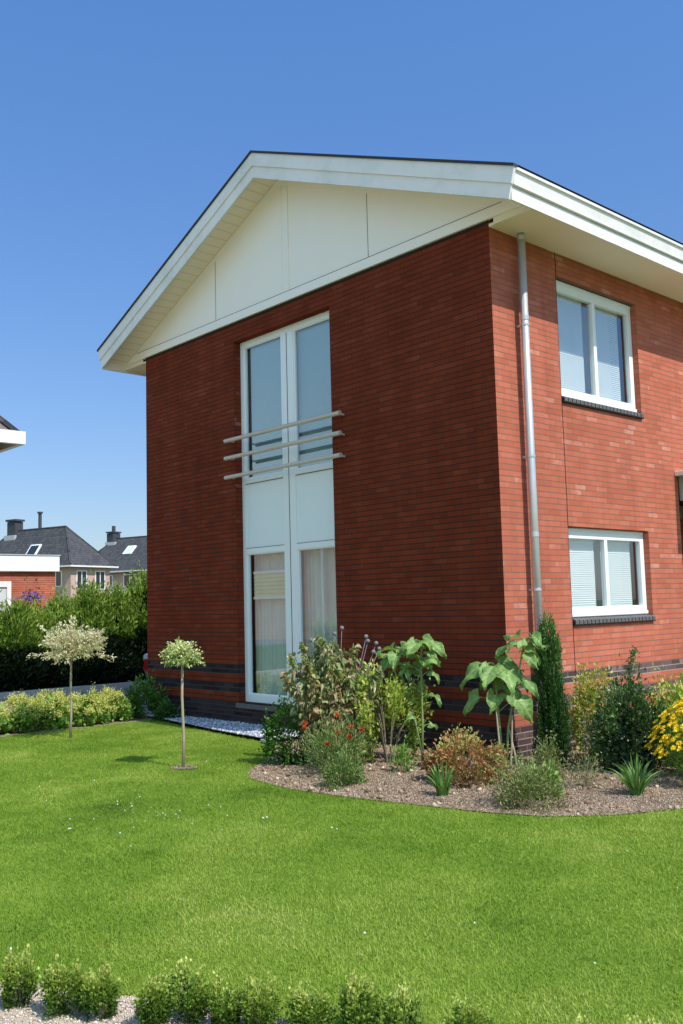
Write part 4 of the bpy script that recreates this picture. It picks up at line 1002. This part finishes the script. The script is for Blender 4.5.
# dark glossy shrub with one long upright shoot
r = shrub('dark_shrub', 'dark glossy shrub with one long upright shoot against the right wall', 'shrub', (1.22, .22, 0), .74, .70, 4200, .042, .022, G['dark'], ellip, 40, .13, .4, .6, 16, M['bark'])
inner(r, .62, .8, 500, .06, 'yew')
b = MB(); b.tube([(-.06, .0, .3), (-.03, .02, .75), (.05, .06, 1.12)], [.008, .006, .003], 6)
sh_ = b.build('shoot', M['stem'], r)
r.rotation_euler = (0, 0, 0)
t = RNG.random(420); P = np.stack([-.06 + .11 * t ** 1.5, .06 * t, .42 + .70 * t], 1) + RNG.normal(size=(420, 3)) * (.016 + .02 * (1 - t))[:, None]
V, F, T = leaf_geo(P, RNG.normal(size=(420, 3)) + [0, 0, .9], .034, .013, RNG.random(420) * .7 + .2); raw_mesh('foliage', V, F, T, G['dark'], sh_)
shrub('mixed_shrub', 'green and reddish leaved shrub between dark bush and yellow flowers', 'shrub', (1.40, .72, 0), .74, .56, 1500, .04, .018, G['varieg'], ellip, 24, .14, .4, .7, 12, M['bark'])
# yellow coreopsis mass
r = empty('yellow_flowering_plant', (1.98, .16, 0), 0, 'dense mass of bright yellow daisy flowers at right edge of the bed', 'perennial')
shrub('', '', '', None, .66, .95, 5200, .05, .008, G['yel'], dome, 46, .12, .5, .9, 14, parent=r, stemmat=M['stem'], stem_r=.003)
cen = dome(600, .90) * np.array([.52, .52, .78]); cen = cen[cen[:, 2] > .25]
Vs = []; cv = []
for c in cen:
    nrm = Vector((c[0], c[1], .5)).normalized(); a = nrm.orthogonal().normalized(); b_ = nrm.cross(a); ph = RNG.random() * 6
    d = np.array([list(a * math.cos(ph + k_ * 6.283 / 8) + b_ * math.sin(ph + k_ * 6.283 / 8) + nrm * .15) for k_ in range(8)])
    Vs.append(leaf_geo(np.repeat(c[None], 8, 0), d, .031, .017, RNG.random(8), .1, .05)); cv.append(c + np.array(nrm) * .004)
V, F, T = join_geo(Vs); tag(raw_mesh('flower_heads', V, F, T, G['petal'], r), kind='stuff')
o = chips('flower_centres', np.array(cv)[:, :2], np.array(cv)[:, 2], .0055, G['centre'], .7, None, None, 'stuff'); o.parent = r
shrub('pale_leaved_shrub', 'pale yellow green large leaved shrub behind the yellow flowers', 'shrub', (1.66, 1.02, 0), .84, .7, 900, .10, .035, G['yshrub'], ellip, 16, .16, .45, .9, 8, M['stem'])

# ================================================================== LIGHT, SKY, CAMERA
elev, az = R(51.5), R(1.5)                     # azimuth from +x towards +y
S = Vector((math.cos(elev) * math.cos(az), math.cos(elev) * math.sin(az), math.sin(elev)))
w = bpy.data.worlds.new('World'); scn.world = w; w.use_nodes = True; nt = w.node_tree; nt.nodes.clear()
sky = nt.nodes.new('ShaderNodeTexSky'); sky.sky_type = 'NISHITA'; sky.sun_disc = False; sky.sun_elevation = elev
sky.sun_rotation = math.pi / 2 - az; sky.altitude = 0; sky.air_density = 1.0; sky.dust_density = .6; sky.ozone_density = 2.0
bg = nt.nodes.new('ShaderNodeBackground'); bg.inputs[1].default_value = .100
ow = nt.nodes.new('ShaderNodeOutputWorld'); 
tcw = nt.nodes.new('ShaderNodeTexCoord'); sxw = nt.nodes.new('ShaderNodeSeparateXYZ'); nt.links.new(tcw.outputs['Generated'], sxw.inputs[0])
rw = nt.nodes.new('ShaderNodeValToRGB'); rw.color_ramp.elements[0].color = (1.0, 1.0, 1.12, 1); rw.color_ramp.elements[1].color = (1.10, 1.70, 2.30, 1); rw.color_ramp.elements[1].position = .6
nt.links.new(sxw.outputs[2], rw.inputs[0])
mw = nt.nodes.new('ShaderNodeMix'); mw.data_type = 'RGBA'; mw.blend_type = 'MULTIPLY'; mw.inputs[0].default_value = 1
hz1 = nt.nodes.new('ShaderNodeMapRange'); hz1.inputs[1].default_value = .25; hz1.inputs[2].default_value = -.6; hz1.inputs[3].default_value = 0; hz1.inputs[4].default_value = 1; hz1.clamp = True
nt.links.new(sxw.outputs[1], hz1.inputs[0])
hz2 = nt.nodes.new('ShaderNodeMix'); hz2.data_type = 'RGBA'; hz2.inputs[6].default_value = (1, 1, 1, 1); hz2.inputs[7].default_value = (2.25, 1.85, 1.30, 1); nt.links.new(hz1.outputs[0], hz2.inputs[0])  # unseen -y side of the sky brightened, added fill for the shaded gable
mw2 = nt.nodes.new('ShaderNodeMix'); mw2.data_type = 'RGBA'; mw2.blend_type = 'MULTIPLY'; mw2.inputs[0].default_value = 1
nt.links.new(hz2.outputs[2], mw2.inputs[7])
nt.links.new(sky.outputs[0], mw.inputs[6]); nt.links.new(rw.outputs[0], mw.inputs[7]); nt.links.new(mw.outputs[2], mw2.inputs[6]); nt.links.new(mw2.outputs[2], bg.inputs[0])
nt.links.new(bg.outputs[0], ow.inputs[0])
sl = bpy.data.lights.new('sun', 'SUN'); sl.energy = 5.0; sl.angle = R(.53); sl.color = (1, .95, .86)
so_ = bpy.data.objects.new('sun', sl); col.objects.link(so_); so_.rotation_euler = (-S).to_track_quat('-Z', 'Y').to_euler(); so_.location = (20, 0, 30)

cam = bpy.data.cameras.new('camera'); co = bpy.data.objects.new('camera', cam); col.objects.link(co); scn.camera = co
yaw, pit, rol, f = .8318, .0984, -.0258, 943.3127
fw = Vector((-math.sin(yaw) * math.cos(pit), math.cos(yaw) * math.cos(pit), math.sin(pit))); rt = Vector((math.cos(yaw), math.sin(yaw), 0)); up = rt.cross(fw)
r2 = rt * math.cos(rol) + up * math.sin(rol); u2 = -rt * math.sin(rol) + up * math.cos(rol)
co.matrix_world = Matrix(((r2.x, u2.x, -fw.x, 6.0144), (r2.y, u2.y, -fw.y, -7.6901), (r2.z, u2.z, -fw.z, 1.5915), (0, 0, 0, 1)))
cam.sensor_fit = 'VERTICAL'; cam.sensor_height = 36; cam.sensor_width = 24; cam.lens = f / 1024 * 36; cam.clip_end = 3000; cam.clip_start = .05

scn.render.engine = 'CYCLES'
scn.view_settings.view_transform = 'Standard'; scn.view_settings.look = 'None'; scn.view_settings.exposure = 0; scn.view_settings.gamma = 1
scn.render.resolution_x = 683; scn.render.resolution_y = 1024
